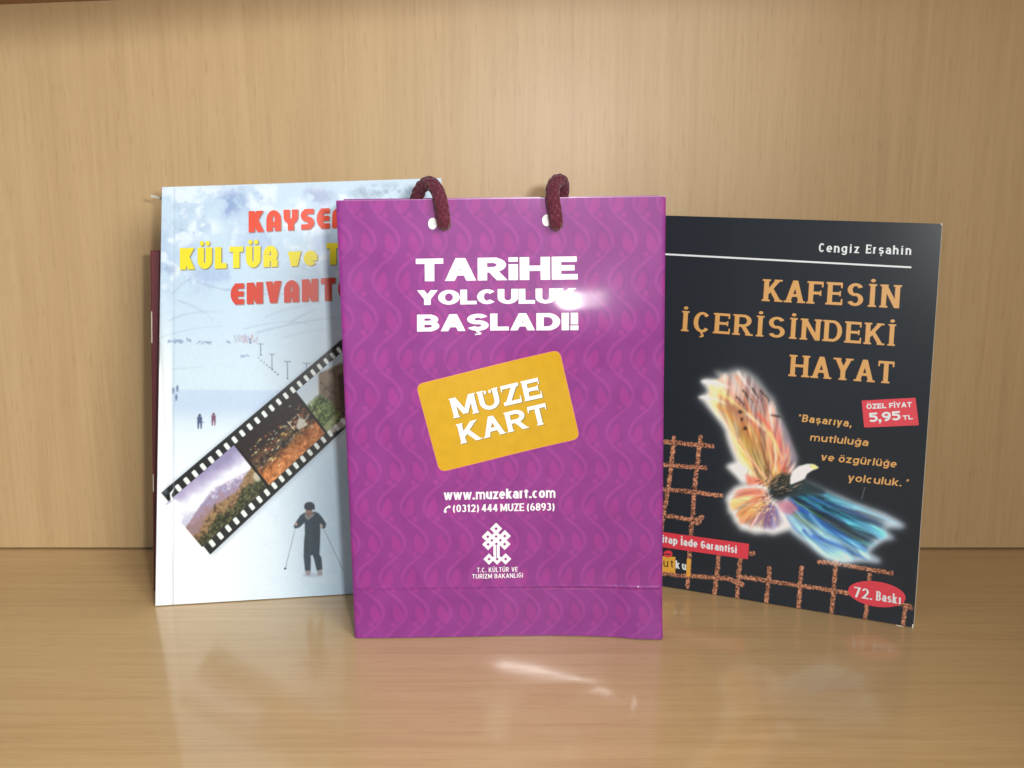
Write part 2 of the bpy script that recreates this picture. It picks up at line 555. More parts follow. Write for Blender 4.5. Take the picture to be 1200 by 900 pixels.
    if mark == 'dot':
        disc(cx, top + dh / 2 + .02, max(wx * .5, .07), dh * .62) if st.get('round_dot', 1) else rect(cx - wx / 2, top, cx + wx / 2, top + dh)
    elif mark == 'uml':
        o = max(GW * .2, .10)
        if st.get('inner_uml'):
            for s in (-1, 1): rect(cx + s * o * .62 - .055, H - .19, cx + s * o * .62 + .055, H - .03)
        else:
            for s in (-1, 1): disc(cx + s * o, top + dh / 2, min(wx * .5, .1), dh * .5)
    elif mark == 'brv':
        a = np.radians(np.linspace(200, 340, 10))
        P.append(list(zip(cx + .2 * np.cos(a), top + .16 + .16 * np.sin(a))) + list(zip(cx + .13 * np.cos(a[::-1]), top + .17 + .08 * np.sin(a[::-1]))))
    elif mark == 'ced':
        rect(cx - wx * .22, -.10, cx + wx * .22, .05)
        P.append([(cx - .02, -.08), (cx + wx * .5, -.10), (cx + wx * .45, -.22), (cx - wx * .4, -.25), (cx - wx * .4, -.18), (cx + wx * .1, -.16)])
    return P, GW

def layout(text, st, aspect):
    """all polygons of a line, scaled to run from 0 to aspect with cap height 1"""
    gap = st.get('gap', .10); sp = st.get('space', .35)
    def run(W):
        x = 0; out = []
        for ch in text:
            if ch == ' ':
                x += sp; continue
            P, gw = glyph(ch, st, W)
            for p in P: out.append([(a + x, b) for a, b in p])
            x += gw + gap
        return out, x - gap
    lo, hi = .2, 4.0
    for _ in range(40):
        mid = (lo + hi) / 2
        if run(mid)[1] < aspect: lo = mid
        else: hi = mid
    out, tot = run((lo + hi) / 2)
    if st.get('slant'):
        out = [[(a + b * st['slant'], b) for a, b in p] for p in out]
    return out, tot

def bilin(q, s, t):
    q = np.asarray(q, float)
    s = np.asarray(s)[:, None]; t = np.asarray(t)[:, None]
    return q[0] * (1 - s) * (1 - t) + q[1] * s * (1 - t) + q[2] * s * t + q[3] * (1 - s) * t

def text_geo(text, st, quad, ppc=2.3):
    """quad: pixel corners baseline-left, baseline-right, cap-right, cap-left"""
    q = np.asarray(quad, float)
    hgt = (np.linalg.norm(q[3] - q[0]) + np.linalg.norm(q[2] - q[1])) / 2
    wid = (np.linalg.norm(q[1] - q[0]) + np.linalg.norm(q[2] - q[3])) / 2
    polys, tot = layout(text, st, wid / hgt)
    cell = 1.0 / min(80, max(16, hgt * ppc))
    xs = [a for p in polys for a, b in p]; ys = [b for p in polys for a, b in p]
    v, f = outline_mesh(polys, (), cell, (min(xs), min(ys), max(xs), max(ys)))
    px = bilin(q, v[:, 0] / tot, v[:, 1])
    return px, f, polys, tot

def poly_px(polys, quad, tot):
    return [bilin(quad, np.array([a for a, b in p]) / tot, np.array([b for a, b in p])) for p in polys]

def decal(name, geos, fr, mat, parent, lift, disp=None):
    """Printed shape on a panel: pixel outlines carried onto the face of the frame."""
    V, F = [], []
    for px, f in geos:
        n = len(V)
        lc = fr.local(px)
        d = disp(lc[:, 0], lc[:, 1]) if disp else np.zeros(len(lc))
        V += [(x, -dd - lift, z) for (x, z), dd in zip(lc, d)]
        F += [[i + n for i in reversed(p)] for p in f]
    # keep the faces looking to the front
    if F:
        a, b, c = (Vector(V[F[0][k]]) for k in range(3))
        if (b - a).cross(c - a).y > 0:
            F = [p[::-1] for p in F]
    return mesh_obj(name, V, F, mat, parent, smooth=True)

def shape_px(polys, cuts=(), cell=0.45):
    xs = [a for p in polys for a, b in p]; ys = [b for p in polys for a, b in p]
    v, f = outline_mesh(polys, cuts, cell, (min(xs), min(ys), max(xs), max(ys)))
    return v, f

def round_quad(q, r, n=6):
    q = [np.array(p, float) for p in q]
    out = []
    for k in range(4):
        p, a, b = q[k], q[k - 1], q[(k + 1) % 4]
        pa = p + (a - p) / np.linalg.norm(a - p) * r
        pb = p + (b - p) / np.linalg.norm(b - p) * r
        for t in np.linspace(0, 1, n):
            out.append(tuple((1 - t) ** 2 * pa + 2 * t * (1 - t) * p + t * t * pb))
    return out

def stroke(pts, w0, w1=None):
    """ribbon polygon along points, width tapering from w0 to w1"""
    p = np.asarray(pts, float)
    w1 = w0 if w1 is None else w1
    d = np.gradient(p, axis=0)
    d /= np.linalg.norm(d, axis=1)[:, None] + 1e-9
    n = np.stack([-d[:, 1], d[:, 0]], 1)
    w = np.linspace(w0, w1, len(p))[:, None] / 2
    return np.concatenate([p + n * w, (p - n * w)[::-1]])

def bez(a, b, c, n=12):
    t = np.linspace(0, 1, n)[:, None]
    a, b, c = (np.asarray(v, float) for v in (a, b, c))
    return (1 - t) ** 2 * a + 2 * t * (1 - t) * b + t * t * c

# ------------------------------------------------------------------ painting of the printed pictures
def gauss(a, s):
    if s <= 0.05: return a
    r = int(math.ceil(3 * s))
    k = np.exp(-np.arange(-r, r + 1) ** 2 / (2 * s * s)); k /= k.sum()
    for ax in (0, 1):
        pad = [(0, 0)] * a.ndim; pad[ax] = (r, r)
        b = np.pad(a, pad, mode='edge')
        out = np.zeros_like(a)
        n = a.shape[ax]
        for i, w in enumerate(k):
            sl = [slice(None)] * a.ndim; sl[ax] = slice(i, i + n)
            out += w * b[tuple(sl)]
        a = out
    return a

def vnoise(h, w, cy, cx, seed):
    """smooth random field 0..1 with cells of cy x cx samples"""
    g = np.random.default_rng(seed).random((int(h / cy) + 4, int(w / cx) + 4))
    def axis(n, c):
        t = np.arange(n) / c; i = t.astype(int); f = t - i
        return i, f * f * (3 - 2 * f)
    iy, fy = axis(h, cy); ix, fx = axis(w, cx)
    fy = fy[:, None]; fx = fx[None]
    a = g[iy][:, ix]; b = g[iy][:, ix + 1]; c = g[iy + 1][:, ix]; d = g[iy + 1][:, ix + 1]
    return (a * (1 - fx) + b * fx) * (1 - fy) + (c * (1 - fx) + d * fx) * fy

def fbm(h, w, cell, seed, oct=4, ratio=1.0):
    v = np.zeros((h, w)); amp = 1; tot = 0
    for o in range(oct):
        c = max(1.2, cell / 2 ** o)
        v += amp * vnoise(h, w, max(1.2, c * ratio), c, seed + o * 17); tot += amp; amp *= .55
    return v / tot

class Canvas:
    def __init__(self, x0, y0, x1, y1, s):
        self.x0, self.y0, self.s = x0, y0, s
        self.w, self.h = int((x1 - x0) * s), int((y1 - y0) * s)
        self.a = np.zeros((self.h, self.w, 3))
        self.X = x0 + (np.arange(self.w)[None] + .5) / s + np.zeros((self.h, 1))
        self.Y = y0 + (np.arange(self.h)[:, None] + .5) / s + np.zeros((1, self.w))
    def mask(self, polys, blur=0.0, cuts=()):
        """(slice, soft mask) of the union of polygons"""
        allp = np.concatenate([np.asarray(p, float) for p in polys])
        m = 3 * blur + 2
        c0 = max(0, int((allp[:, 0].min() - m - self.x0) * self.s)); c1 = min(self.w, int((allp[:, 0].max() + m - self.x0) * self.s) + 2)
        r0 = max(0, int((allp[:, 1].min() - m - self.y0) * self.s)); r1 = min(self.h, int((allp[:, 1].max() + m - self.y0) * self.s) + 2)
        if c1 <= c0 or r1 <= r0: return None, None
        S = 3
        f = fill(((r1 - r0) * S, (c1 - c0) * S), self.s * S, self.s * S, self.x0 + c0 / self.s, self.y0 + r0 / self.s, polys, cuts)
        f = f.reshape(r1 - r0, S, c1 - c0, S).mean((1, 3))
        return (slice(r0, r1), slice(c0, c1)), gauss(f, blur * self.s)
    def paint(self, polys, col, alpha=1.0, blur=0.0, cuts=(), mul=None):
        sl, m = self.mask(polys, blur, cuts)
        if sl is None: return
        m = m * alpha
        if mul is not None: m = m * mul[sl]
        c = col[sl] if isinstance(col, np.ndarray) and col.ndim == 3 else np.asarray(col, float)
        self.a[sl] = self.a[sl] * (1 - m[..., None]) + c * m[..., None]
    def blend(self, m, col, alpha=1.0):
        m = np.clip(m, 0, 1)[..., None] * alpha
        self.a[:] = self.a * (1 - m) + np.asarray(col, float) * m
    def ellipse(self, cx, cy, rx, ry, rot=0, n=24):
        t = np.linspace(0, 2 * math.pi, n + 1)[:-1]
        c, s = math.cos(R(rot)), math.sin(R(rot))
        return np.stack([cx + rx * np.cos(t) * c - ry * np.sin(t) * s, cy + rx * np.cos(t) * s + ry * np.sin(t) * c], 1)
    def sample(self, px):
        fx = np.clip((px[:, 0] - self.x0) * self.s - .5, 0, self.w - 1.001)
        fy = np.clip((px[:, 1] - self.y0) * self.s - .5, 0, self.h - 1.001)
        i, j = fx.astype(int), fy.astype(int)
        u, v = (fx - i)[:, None], (fy - j)[:, None]
        a = self.a
        return (a[j, i] * (1 - u) + a[j, i + 1] * u) * (1 - v) + (a[j + 1, i] * (1 - u) + a[j + 1, i + 1] * u) * v

def homog(src, dst):
    A, b = [], []
    for (x, y), (u, v) in zip(src, dst):
        A += [[x, y, 1, 0, 0, 0, -u * x, -u * y], [0, 0, 0, x, y, 1, -v * x, -v * y]]; b += [u, v]
    return np.append(np.linalg.solve(np.array(A, float), np.array(b, float)), 1).reshape(3, 3)

def happly(Hm, x, y):
    d = Hm[2, 0] * x + Hm[2, 1] * y + Hm[2, 2]
    return (Hm[0, 0] * x + Hm[0, 1] * y + Hm[0, 2]) / d, (Hm[1, 0] * x + Hm[1, 1] * y + Hm[1, 2]) / d

def smooth(a, lo, hi):
    t = np.clip((a - lo) / (hi - lo), 0, 1)
    return t * t * (3 - 2 * t)

def cover(name, fr, quad, canvas, step_px, mat, parent, disp=None, gain=1.0, tint=None):
    """A printed face: a fine grid over local quad BL BR TR TL, coloured from the painted canvas."""
    q = np.asarray(quad, float)
    p = fr.px(q)
    nx = int(max(np.linalg.norm(p[1] - p[0]), np.linalg.norm(p[2] - p[3])) / step_px)
    nz = int(max(np.linalg.norm(p[3] - p[0]), np.linalg.norm(p[2] - p[1])) / step_px)
    S, T = np.meshgrid(np.linspace(0, 1, nx), np.linspace(0, 1, nz))
    xz = bilin(q, S.ravel(), T.ravel())
    col = lin(np.clip(canvas.sample(fr.px(xz)), 0, 255)) * gain
    d = disp(xz[:, 0], xz[:, 1]) if disp else np.zeros(len(xz))
    P = np.stack([xz[:, 0], -d, xz[:, 1]], 1).reshape(nz, nx, 3)
    return grid_mesh(name, P, mat, parent, col.reshape(nz, nx, 3))

# ================================================================== the setting
WALL_Y = float(on_floor((600, 643.5))[0, 1])
M_BACK = wood('back_laminate', 2, (187, 156, 112), (197, 167, 122), (206, 177, 133), .46, .45, .30, .34)
M_SHELF = wood('shelf_laminate', 0, (182, 149, 102), (195, 163, 115), (205, 175, 127), .42, .40, .70, .11)
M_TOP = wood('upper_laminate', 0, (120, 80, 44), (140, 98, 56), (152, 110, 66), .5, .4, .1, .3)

def struct(name, v, f, m):
    o = mesh_obj(name, v, f, m)
    o['kind'] = 'structure'
    return o
struct('shelf', *box_data(-.75, .75, .05, WALL_Y + .016, -.018, 0), M_SHELF)
struct('back_wall', *box_data(-.75, .75, WALL_Y, WALL_Y + .015, .0011, .62), M_BACK)
# unseen cabinet side, added beyond the right edge to shade the right
struct('side_shade_panel', *box_data(.332, .350, .11, WALL_Y - .0006, .0005, .62), M_BACK)
# underside of the board above, a little lower towards the left
def wall_at(px):
    r = rays(px)[0]
    return CPOS + r * ((WALL_Y - CPOS[1]) / r[1])
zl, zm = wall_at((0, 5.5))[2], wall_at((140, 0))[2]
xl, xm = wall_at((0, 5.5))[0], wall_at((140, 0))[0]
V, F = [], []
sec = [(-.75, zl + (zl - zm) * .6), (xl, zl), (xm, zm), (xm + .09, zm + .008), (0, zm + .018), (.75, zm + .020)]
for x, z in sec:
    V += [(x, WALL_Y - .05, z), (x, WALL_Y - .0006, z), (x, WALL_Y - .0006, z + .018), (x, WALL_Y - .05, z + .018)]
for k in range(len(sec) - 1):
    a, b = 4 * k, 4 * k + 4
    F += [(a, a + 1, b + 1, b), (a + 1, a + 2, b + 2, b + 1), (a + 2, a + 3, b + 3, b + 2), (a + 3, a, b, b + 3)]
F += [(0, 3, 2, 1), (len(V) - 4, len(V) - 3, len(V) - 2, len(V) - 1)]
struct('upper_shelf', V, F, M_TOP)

# ================================================================== inks and papers
M_PAGES = plain('page_paper', (225, 218, 200), .8, .2, grain=.06, gscale=900)
M_WHITE_CARD = plain('white_card', (196, 190, 172), .6, .3)

# ================================================================== the magenta bag
BAG = Frame((416, 748), (775, 745), 1.5)
bag = thing('paper_bag', 'glossy magenta paper bag with a yellow card printed on it, standing between the two books', 'bag', BAG.matrix())
bq = BAG.local([(416, 748), (775, 745), (780.5, 230.5), (393.5, 235.5)])
bq[0, 1] = bq[1, 1] = 0.0004
BW = bq[1, 0] - bq[0, 0]
CREASE = float(BAG.local([(600, 687.5)])[0, 1])
BH = float(bq[2, 1])
_bl = [(BAG.local([p])[0], a, s) for p, a, s in (
    ((672, 373), .00152, (.034, .0120)), ((655, 404), .00135, (.022, .0110)), ((735, 395), .0016, (.016, .030)), ((640, 300), -.0006, (.03, .02)),
    ((480, 520), .0008, (.03, .05)), ((600, 500), -.0006, (.03, .05)), ((450, 330), -.0006, (.02, .03)), ((752, 655), .0007, (.007, .014)), ((430, 640), .0006, (.012, .03)))]
def bag_disp(x, z):
    d = np.zeros_like(x)
    for (cx, cz), a, (sx, sz) in _bl:
        d += a * np.exp(-((x - cx) / sx) ** 2 - ((z - cz) / sz) ** 2)
    # fold across the foot: the face above it stands a hair proud
    w = np.clip((z - CREASE) / .0009, -1, 1)
    d += .00012 * (w + 1)
    d += .0006 * np.exp(-((z - CREASE + .0002) / .0008) ** 2) * (.4 + .6 * np.clip((x + .02) / .08, 0, 1)) * (.82 + .10 * np.sin(x * 1130 + 3 * np.sin(x * 210)) + .10 * np.sin(x * 487 + 1) + .06 * np.sin(x * 1891 + 2 * np.sin(x * 330)))
    # foot bowed forward at the right, shaped to throw the flash streak on the shelf
    XS = np.array([-.09, -.03, -.0026, .0062, .0195, .0329, .0463, .0553, .066, .09])
    ZC = np.array([.0168, .0168, .0176, .0191, .0217, .0248, .0293, .0338, .0400, .0400])
    DX = np.array([0, -.012, -.0398, -.0223, .0039, .0302, .0566, .0743, .02, -.02])
    DZ = np.array([.0, .01, .0261, .0282, .0317, .0360, .0427, .0495, .03, .0])
    xs = np.linspace(-.09, .09, 361)
    zc_, dz_ = np.interp(xs, XS, ZC), np.interp(xs, XS, DZ)
    sl = np.interp(xs, XS, DX) + dz_ * np.gradient(zc_, xs)
    S_ = np.concatenate([[0], np.cumsum((sl[1:] + sl[:-1]) / 2 * np.diff(xs))])
    S_ -= .5 * S_[180 + 30] + .5 * S_[-20]
    cz, dz, sv = np.interp(x, xs, zc_), np.interp(x, xs, dz_), np.interp(x, xs, S_)
    t = z - cz
    win = np.where(t < 0, 1.0, np.exp(-(t / .013) ** 4))
    d += sv * (1 - np.clip((z - .055) / .10, 0, 1) ** 2 * (3 - 2 * np.clip((z - .055) / .10, 0, 1)))
    d += (dz * t - 3.0 * t * np.abs(t)) * win
    ed = np.minimum(x - bq[0, 0] - (bq[3, 0] - bq[0, 0]) * z / BH, bq[1, 0] + (bq[2, 0] - bq[1, 0]) * z / BH - x)
    d -= .0009 * np.exp(-np.maximum(ed, 0) / .0007)
    d += .00025 * np.sin(x * 95 + z * 30) * np.clip(z / .05, 0, 1) * np.clip((BH - z) / .03, 0, 1)
    return d

cv = Canvas(385, 222, 790, 755, 2.0)
cv.a[:] = (130, 46, 128)
bx, bz = BAG.local(np.stack([cv.X.ravel(), cv.Y.ravel()], 1)).T
bx = bx.reshape(cv.h, cv.w); bz = bz.reshape(cv.h, cv.w)
mm = 370.0 / BW                                   # pattern units: photo pixels at mid height
ux = (bx - bq[0, 0]) * mm; uy = (BH - bz) * mm
PER, GAPX, AMP = 88.5, 26.75, 15.5
ph = 2 * math.pi * (uy - 182) / PER               # leftmost bends where ph = 0
wave = -AMP * np.cos(ph) + .5 * np.cos(3 * ph)
q = (ux - 47.0 - wave) / GAPX
dist = (q - np.round(q)) * GAPX
slope = np.abs(AMP * np.sin(ph) * 2 * math.pi / PER)
line = 1 - smooth(np.abs(dist) / np.sqrt(1 + slope ** 2 * .6), 1.5, 2.6)
cv.blend(line, (162, 62, 148), .42)
# seed shapes and dots nestling in every bend
for half in (0, 1):
    yc = 182 + half * PER / 2
    k = np.round((uy - yc) / PER); ly = uy - yc - k * PER
    sgn = 1 if half == 0 else -1
    lx = (ux - 47.0 + sgn * AMP - sgn * 10.8)
    lx = (lx - np.round(lx / GAPX) * GAPX) * 1.0
    X1 = lx + sgn * ly * .20
    r = np.sqrt((X1 / (6.0 + np.clip(ly, -14, 14) * .17)) ** 2 + ((ly - 1) / 12.0) ** 2)
    cv.blend(1 - smooth(r, .70, 1.12), (160, 50, 136), .48)
    ring = np.exp(-((r - 1.22) / .10) ** 2)
    cv.blend(ring, (114, 42, 118), .34)
    dx = lx - sgn * 5.2; dy = ly - 14.8
    cv.blend(1 - smooth(np.sqrt(dx ** 2 + (dy * .9) ** 2), 2.4, 3.8), (160, 56, 138), .5)
cv.a[:] += (fbm(cv.h, cv.w, 40, 5, 4)[..., None] - .5) * np.array([16, 12, 14])
M_BAG = printed('bag_print', rough=.48, spec=.34, coat=.34, coat_rough=.10, bump=.10, bscale=42)
M_BAG_PLAIN = plain('bag_paper', (134, 50, 132), .35, .5, .4, .18, grain=.12, gscale=90)
M_BAG_IN = plain('bag_inside', (226, 222, 224), .7, .3)
M_INK = plain('white_ink', (236, 236, 238), .48, .34, .34, .10)
front = cover('front_panel', BAG, [bq[0], bq[1], bq[2], bq[3]], cv, .6, M_BAG, bag, bag_disp)
BD = .024
V = []; F = []
inset = .0
def wall_panel(name, pts, faces, mat=M_BAG_PLAIN):
    o = mesh_obj(name, pts, faces, mat, bag)
    sm = o.modifiers.new('paper', 'SOLIDIFY'); sm.thickness = .0004; sm.offset = 0
    return o
bt = [(bq[3, 0], BH), (bq[2, 0], float(bq[2, 1]))]
wall_panel('back_panel', [(bq[0, 0], BD, .0005), (bq[1, 0], BD, .0005), (bt[1][0], BD, bt[1][1] + .0004), (bt[0][0] + .0005, BD, bq[3, 1] + .0006)], [(0, 3, 2, 1)])
for s in (0, 1):
    b0, t0 = bq[s], bq[3 - s]
    g = 1 if s == 0 else -1
    m0, m1 = b0[0] + g * .001, t0[0] + g * .010      # side folded inwards
    wall_panel('side_gusset', [(b0[0] + g * .0003, .0004, .0006), (m0, BD / 2, .0006), (b0[0] + g * .0003, BD - .0004, .0006),
                               (t0[0] + g * .0003, .0004, t0[1]), (m1, BD / 2, t0[1]), (t0[0] + g * .0003, BD - .0004, t0[1])],
               [(0, 1, 4, 3), (1, 2, 5, 4)])
wall_panel('bottom_panel', [(bq[0, 0], .0006, .0006), (bq[1, 0], .0006, .0006), (bq[1, 0], BD - .0006, .0006), (bq[0, 0], BD - .0006, .0006)], [(0, 1, 2, 3)])

M_RIM = plain('glint_rim', (176, 112, 168), .3, .5, .4, .12, bump=.6, gscale=260)  # paper edge painted paler, with its lacquer glints in the colour
slab('top_glint_rim', [(bq[3, 0], bq[3, 1] - .0003), (bq[2, 0], bq[2, 1] - .0003), (bq[2, 0], bq[2, 1] + .0003), (bq[3, 0], bq[3, 1] + .0003)], .0001, .0008, M_RIM, bag)
HEAVY = dict(wx=.42, wy=.235, gap=.07, tall_i=1, diag=.92)
def line_(text, st, quad, ppc=2.3):
    px, f, polys, tot = text_geo(text, st, quad, ppc)
    return px, f
g = [line_('TARiHE', HEAVY, [(487.4, 329.6), (676.9, 327.4), (676.7, 300.4), (487.2, 303.2)]),
     line_('YOLCULUK', dict(HEAVY, wx=.46, gap=.035), [(489, 357.4), (676.3, 354.9), (676.3, 337.4), (489, 340.2)]),
     line_('BAŞLADI!', dict(HEAVY, wx=.43, gap=.08), [(488.8, 388.4), (677.4, 386), (677.4, 365.8), (488.8, 368.6)])]
decal('slogan_lettering', g, BAG, M_INK, front, .00012, bag_disp)
M_YELLOW = plain('yellow_ink', (196, 154, 14), .48, .34, .34, .10, grain=.05, gscale=160)
M_EDGE = plain('card_edge_ink', (224, 140, 92), .36, .5, .5, .16)
card_q = [(488, 450.7), (655, 409.8), (679, 513.8), (515.6, 552.6)]
decal('card_edge', [shape_px([round_quad([(487.3, 450.2), (655.4, 409.0), (679.8, 514.2), (515.2, 553.4)], 9)], (), .4)], BAG, M_EDGE, front, .00008, bag_disp)
cardo = decal('printed_card', [shape_px([round_quad(card_q, 8.5)], (), .4)], BAG, M_YELLOW, front, .00014, bag_disp)
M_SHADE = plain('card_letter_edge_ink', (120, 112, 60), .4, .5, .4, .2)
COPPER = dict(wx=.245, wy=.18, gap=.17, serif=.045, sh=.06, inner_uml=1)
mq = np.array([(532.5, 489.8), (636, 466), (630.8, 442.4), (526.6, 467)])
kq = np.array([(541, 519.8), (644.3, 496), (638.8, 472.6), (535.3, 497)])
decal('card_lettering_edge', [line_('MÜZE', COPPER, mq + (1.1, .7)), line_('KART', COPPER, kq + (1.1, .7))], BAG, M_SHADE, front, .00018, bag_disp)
decal('card_lettering', [line_('MÜZE', COPPER, mq), line_('KART', COPPER, kq)], BAG, M_INK, front, .00024, bag_disp)
COND = dict(wx=.235, wy=.17, gap=.075, space=.26, xh=.76)
decal('web_address', [line_('www.muzekart.com', COND, [(520, 585.9), (651, 584.2), (651, 572.4), (520, 574.2)], 3)], BAG, M_INK, front, .00012, bag_disp)
phone = stroke(bez((521.2, 599.5), (521.5, 594.2), (527, 593.6)), 1.7)
decal('telephone_number', [line_('(0312) 444 MUZE (6893)', dict(COND, wx=.21, wy=.15), [(530.8, 600.2), (650, 599.2), (650, 590.2), (530.8, 591.4)], 3.4),
                           shape_px([phone, stroke([(520.6, 600.2), (523, 598.6)], 3), stroke([(525.6, 594.8), (527.4, 592.8)], 3)], (), .3)], BAG, M_INK, front, .00012, bag_disp)
def E7(x, y): return (535 + x / 9, 600 + y / 9)
dia = lambda x, y, r: [E7(x, y - r), E7(x + r, y), E7(x, y + r), E7(x - r, y)]
solid = [dia(417, 180, 64), dia(330, 264, 64), dia(509, 258, 64), dia(417, 262, 60), dia(372, 302, 56), dia(463, 302, 56),
         dia(333, 344, 62), dia(508, 343, 62), dia(420, 340, 56), [E7(388, 340), E7(455, 340), E7(455, 520), E7(388, 520)],
         dia(343, 500, 60), dia(518, 500, 60), dia(428, 500, 60)]
holes = [dia(417, 180, 19), dia(330, 264, 18), dia(509, 258, 18), dia(417, 262, 17), dia(372, 302, 17), dia(463, 302, 17),
         dia(333, 344, 18), dia(508, 343, 18), dia(420, 340, 17), dia(343, 500, 18), dia(518, 500, 18), dia(428, 500, 17),
         [E7(416, 356), E7(424, 356), E7(424, 486), E7(416, 486)],
         stroke([E7(364, 216), E7(384, 236)], .9), stroke([E7(452, 214), E7(472, 232)], .9),
         stroke([E7(290, 306), E7(316, 300)], .8), stroke([E7(548, 302), E7(526, 298)], .8),
         stroke([E7(380, 452), E7(394, 470)], .8), stroke([E7(470, 452), E7(456, 470)], .8)]
decal('ministry_emblem', [shape_px(solid, holes, .26)], BAG, M_INK, front, .00012, bag_disp)
THIN = dict(wx=.16, wy=.15, gap=.14, space=.4)
decal('ministry_lettering', [line_('T.C. KÜLTÜR VE', THIN, [(558.9, 671.1), (606.7, 670.5), (606.7, 665.0), (558.9, 665.6)], 4),
                             line_('TURİZM BAKANLIĞI', THIN, [(553.3, 678.6), (612.8, 677.7), (612.8, 672.3), (553.3, 673.2)], 4)], BAG, M_INK, front, .00012, bag_disp)
M_HOLE = plain('hole_white', (238, 240, 240), .4, .5)
# cord handles
M_CORD, N_, L_, b_ = principled('maroon_cord')
b_.inputs['Roughness'].default_value = .72
b_.inputs['Specular IOR Level'].default_value = .35
b_.inputs['Sheen Weight'].default_value = .25
at = N_.new('ShaderNodeAttribute'); at.attribute_name = 'print'
L_.new(at.outputs['Color'], b_.inputs['Base Color'])

def cord(name, pts, radius, parent):
    """Braided cord through local points (x, y, z)."""
    p = np.asarray(pts, float)
    t = np.linspace(0, len(p) - 1, 260)
    def cat(u):
        i = int(min(max(math.floor(u), 0), len(p) - 2)); f = u - i
        p0, p1, p2, p3 = p[max(i - 1, 0)], p[i], p[i + 1], p[min(i + 2, len(p) - 1)]
        return .5 * (2 * p1 + (p2 - p0) * f + (2 * p0 - 5 * p1 + 4 * p2 - p3) * f * f + (3 * p1 - p0 - 3 * p2 + p3) * f ** 3)
    c = np.array([cat(u) for u in t])
    sl = np.concatenate([[0], np.cumsum(np.linalg.norm(np.diff(c, axis=0), axis=1))])
    tg = np.gradient(c, axis=0); tg /= np.linalg.norm(tg, axis=1)[:, None]
    nrm = np.array([1.0, 0, 0]); M = 64
    P = np.zeros((len(c), M + 1, 3)); K = np.zeros((len(c), M + 1, 3))
    th = np.linspace(0, 2 * math.pi, M + 1)
    for i in range(len(c)):
        nrm = nrm - tg[i] * (nrm @ tg[i]); nrm /= np.linalg.norm(nrm)
        bn = np.cross(tg[i], nrm)
        s = sl[i] / radius * 2.6
        a = np.sin(4 * th + s * 2); b = np.sin(4 * th - s * 2)
        over = np.sin(s * 2) * np.sin(4 * th) > 0
        hgt = np.maximum(np.abs(np.sin(3 * th + s)) ** .6 * np.where(over, 1, .72), np.abs(np.sin(3 * th - s)) ** .6 * np.where(over, .72, 1))
        endr = min(1.0, math.sqrt(max(0.0, 1 - max(0, 1 - sl[i] / (radius * .6)) ** 2)) + .12)
        rr = radius * (.68 + .34 * hgt) * endr
        P[i] = c[i] + rr[:, None] * (np.cos(th)[:, None] * nrm + np.sin(th)[:, None] * bn)
        K[i] = lin((84, 14, 38))
        fl = (RNG.random(M + 1) > .93) & (hgt > .85)
        K[i][fl] = lin((150, 84, 94))  # raised strands flecked pale, flash highlights put into the colour
    o = grid_mesh(name, P, M_CORD, parent, K)
    return o
PXM = .5105 / FOC * 1.0          # metres per pixel at the bag's face
def bagpt(px, y):
    x, z = BAG.local([px], y)[0]
    return (x, y, z)
eyes = []
for nm, pts, eye in (('left', [((521, 263), .003), ((520, 261), -.0035), ((518.5, 248), -.0042), ((516, 234), -.0040), ((511.5, 222), -.0015),
                               ((504, 214.5), .003), ((496.5, 217), .007), ((490.5, 226), .010), ((487, 240), .012), ((485, 262), .012)], (507.0, 262.0)),
                     ('right', [((651, 263), .003), ((651.8, 261.5), -.0035), ((650.3, 248), -.0042), ((648, 234), -.0040), ((647.8, 221), -.001),
                                ((652, 212.8), .003), ((657.2, 212.0), .007), ((659.4, 219), .010), ((658.4, 232), .012), ((657.5, 262), .012)], (640.5, 258.2))):
    cord('cord_handle', [bagpt(p, y) for p, y in pts], 8.2 * PXM, bag)
    m = plain('hole_white', (238, 240, 240), .4, .5) if False else M_HOLE
    decal('hole_disc', [shape_px([Canvas.ellipse(None, eye[0], eye[1], 5.2, 6.9)], (), .3)], BAG, M_HOLE, front, .0003, bag_disp)  # white disc standing in for the flash-lit lining seen through the hole

# ================================================================== book with the snowy cover
LB = Frame((182, 711), (410, 697), 7.5)
book_l = thing('picture_book', 'pale blue paperback with a skier, snowy slopes and a slanting film strip on its cover', 'book', LB.matrix())
lq = LB.local([(182.3, 711), (505, 691), (517, 208.7), (190, 219.3)])
lq[0, 1] = .0005; lq[1] = (lq[0, 0] + (lq[2, 0] - lq[3, 0]) * 1.0, .0005)
lq[1, 0] = lq[2, 0] + .001
lcx = lq[0, 0]
def lb_disp(x, z):
    # hinge crease beside the spine and a slight lift of the free top corner
    xx = x - lcx
    d = -.0005 * np.exp(-((xx - .0085) / .0012) ** 2)
    d += .0010 * np.exp(-xx / .006) * np.clip(z / .23, 0, 1)
    return d
lc = Canvas(172, 200, 535, 722, 2.2)
H_, W_ = lc.h, lc.w
Y, X = lc.Y, lc.X
lc.a[:] = (190, 214, 232)
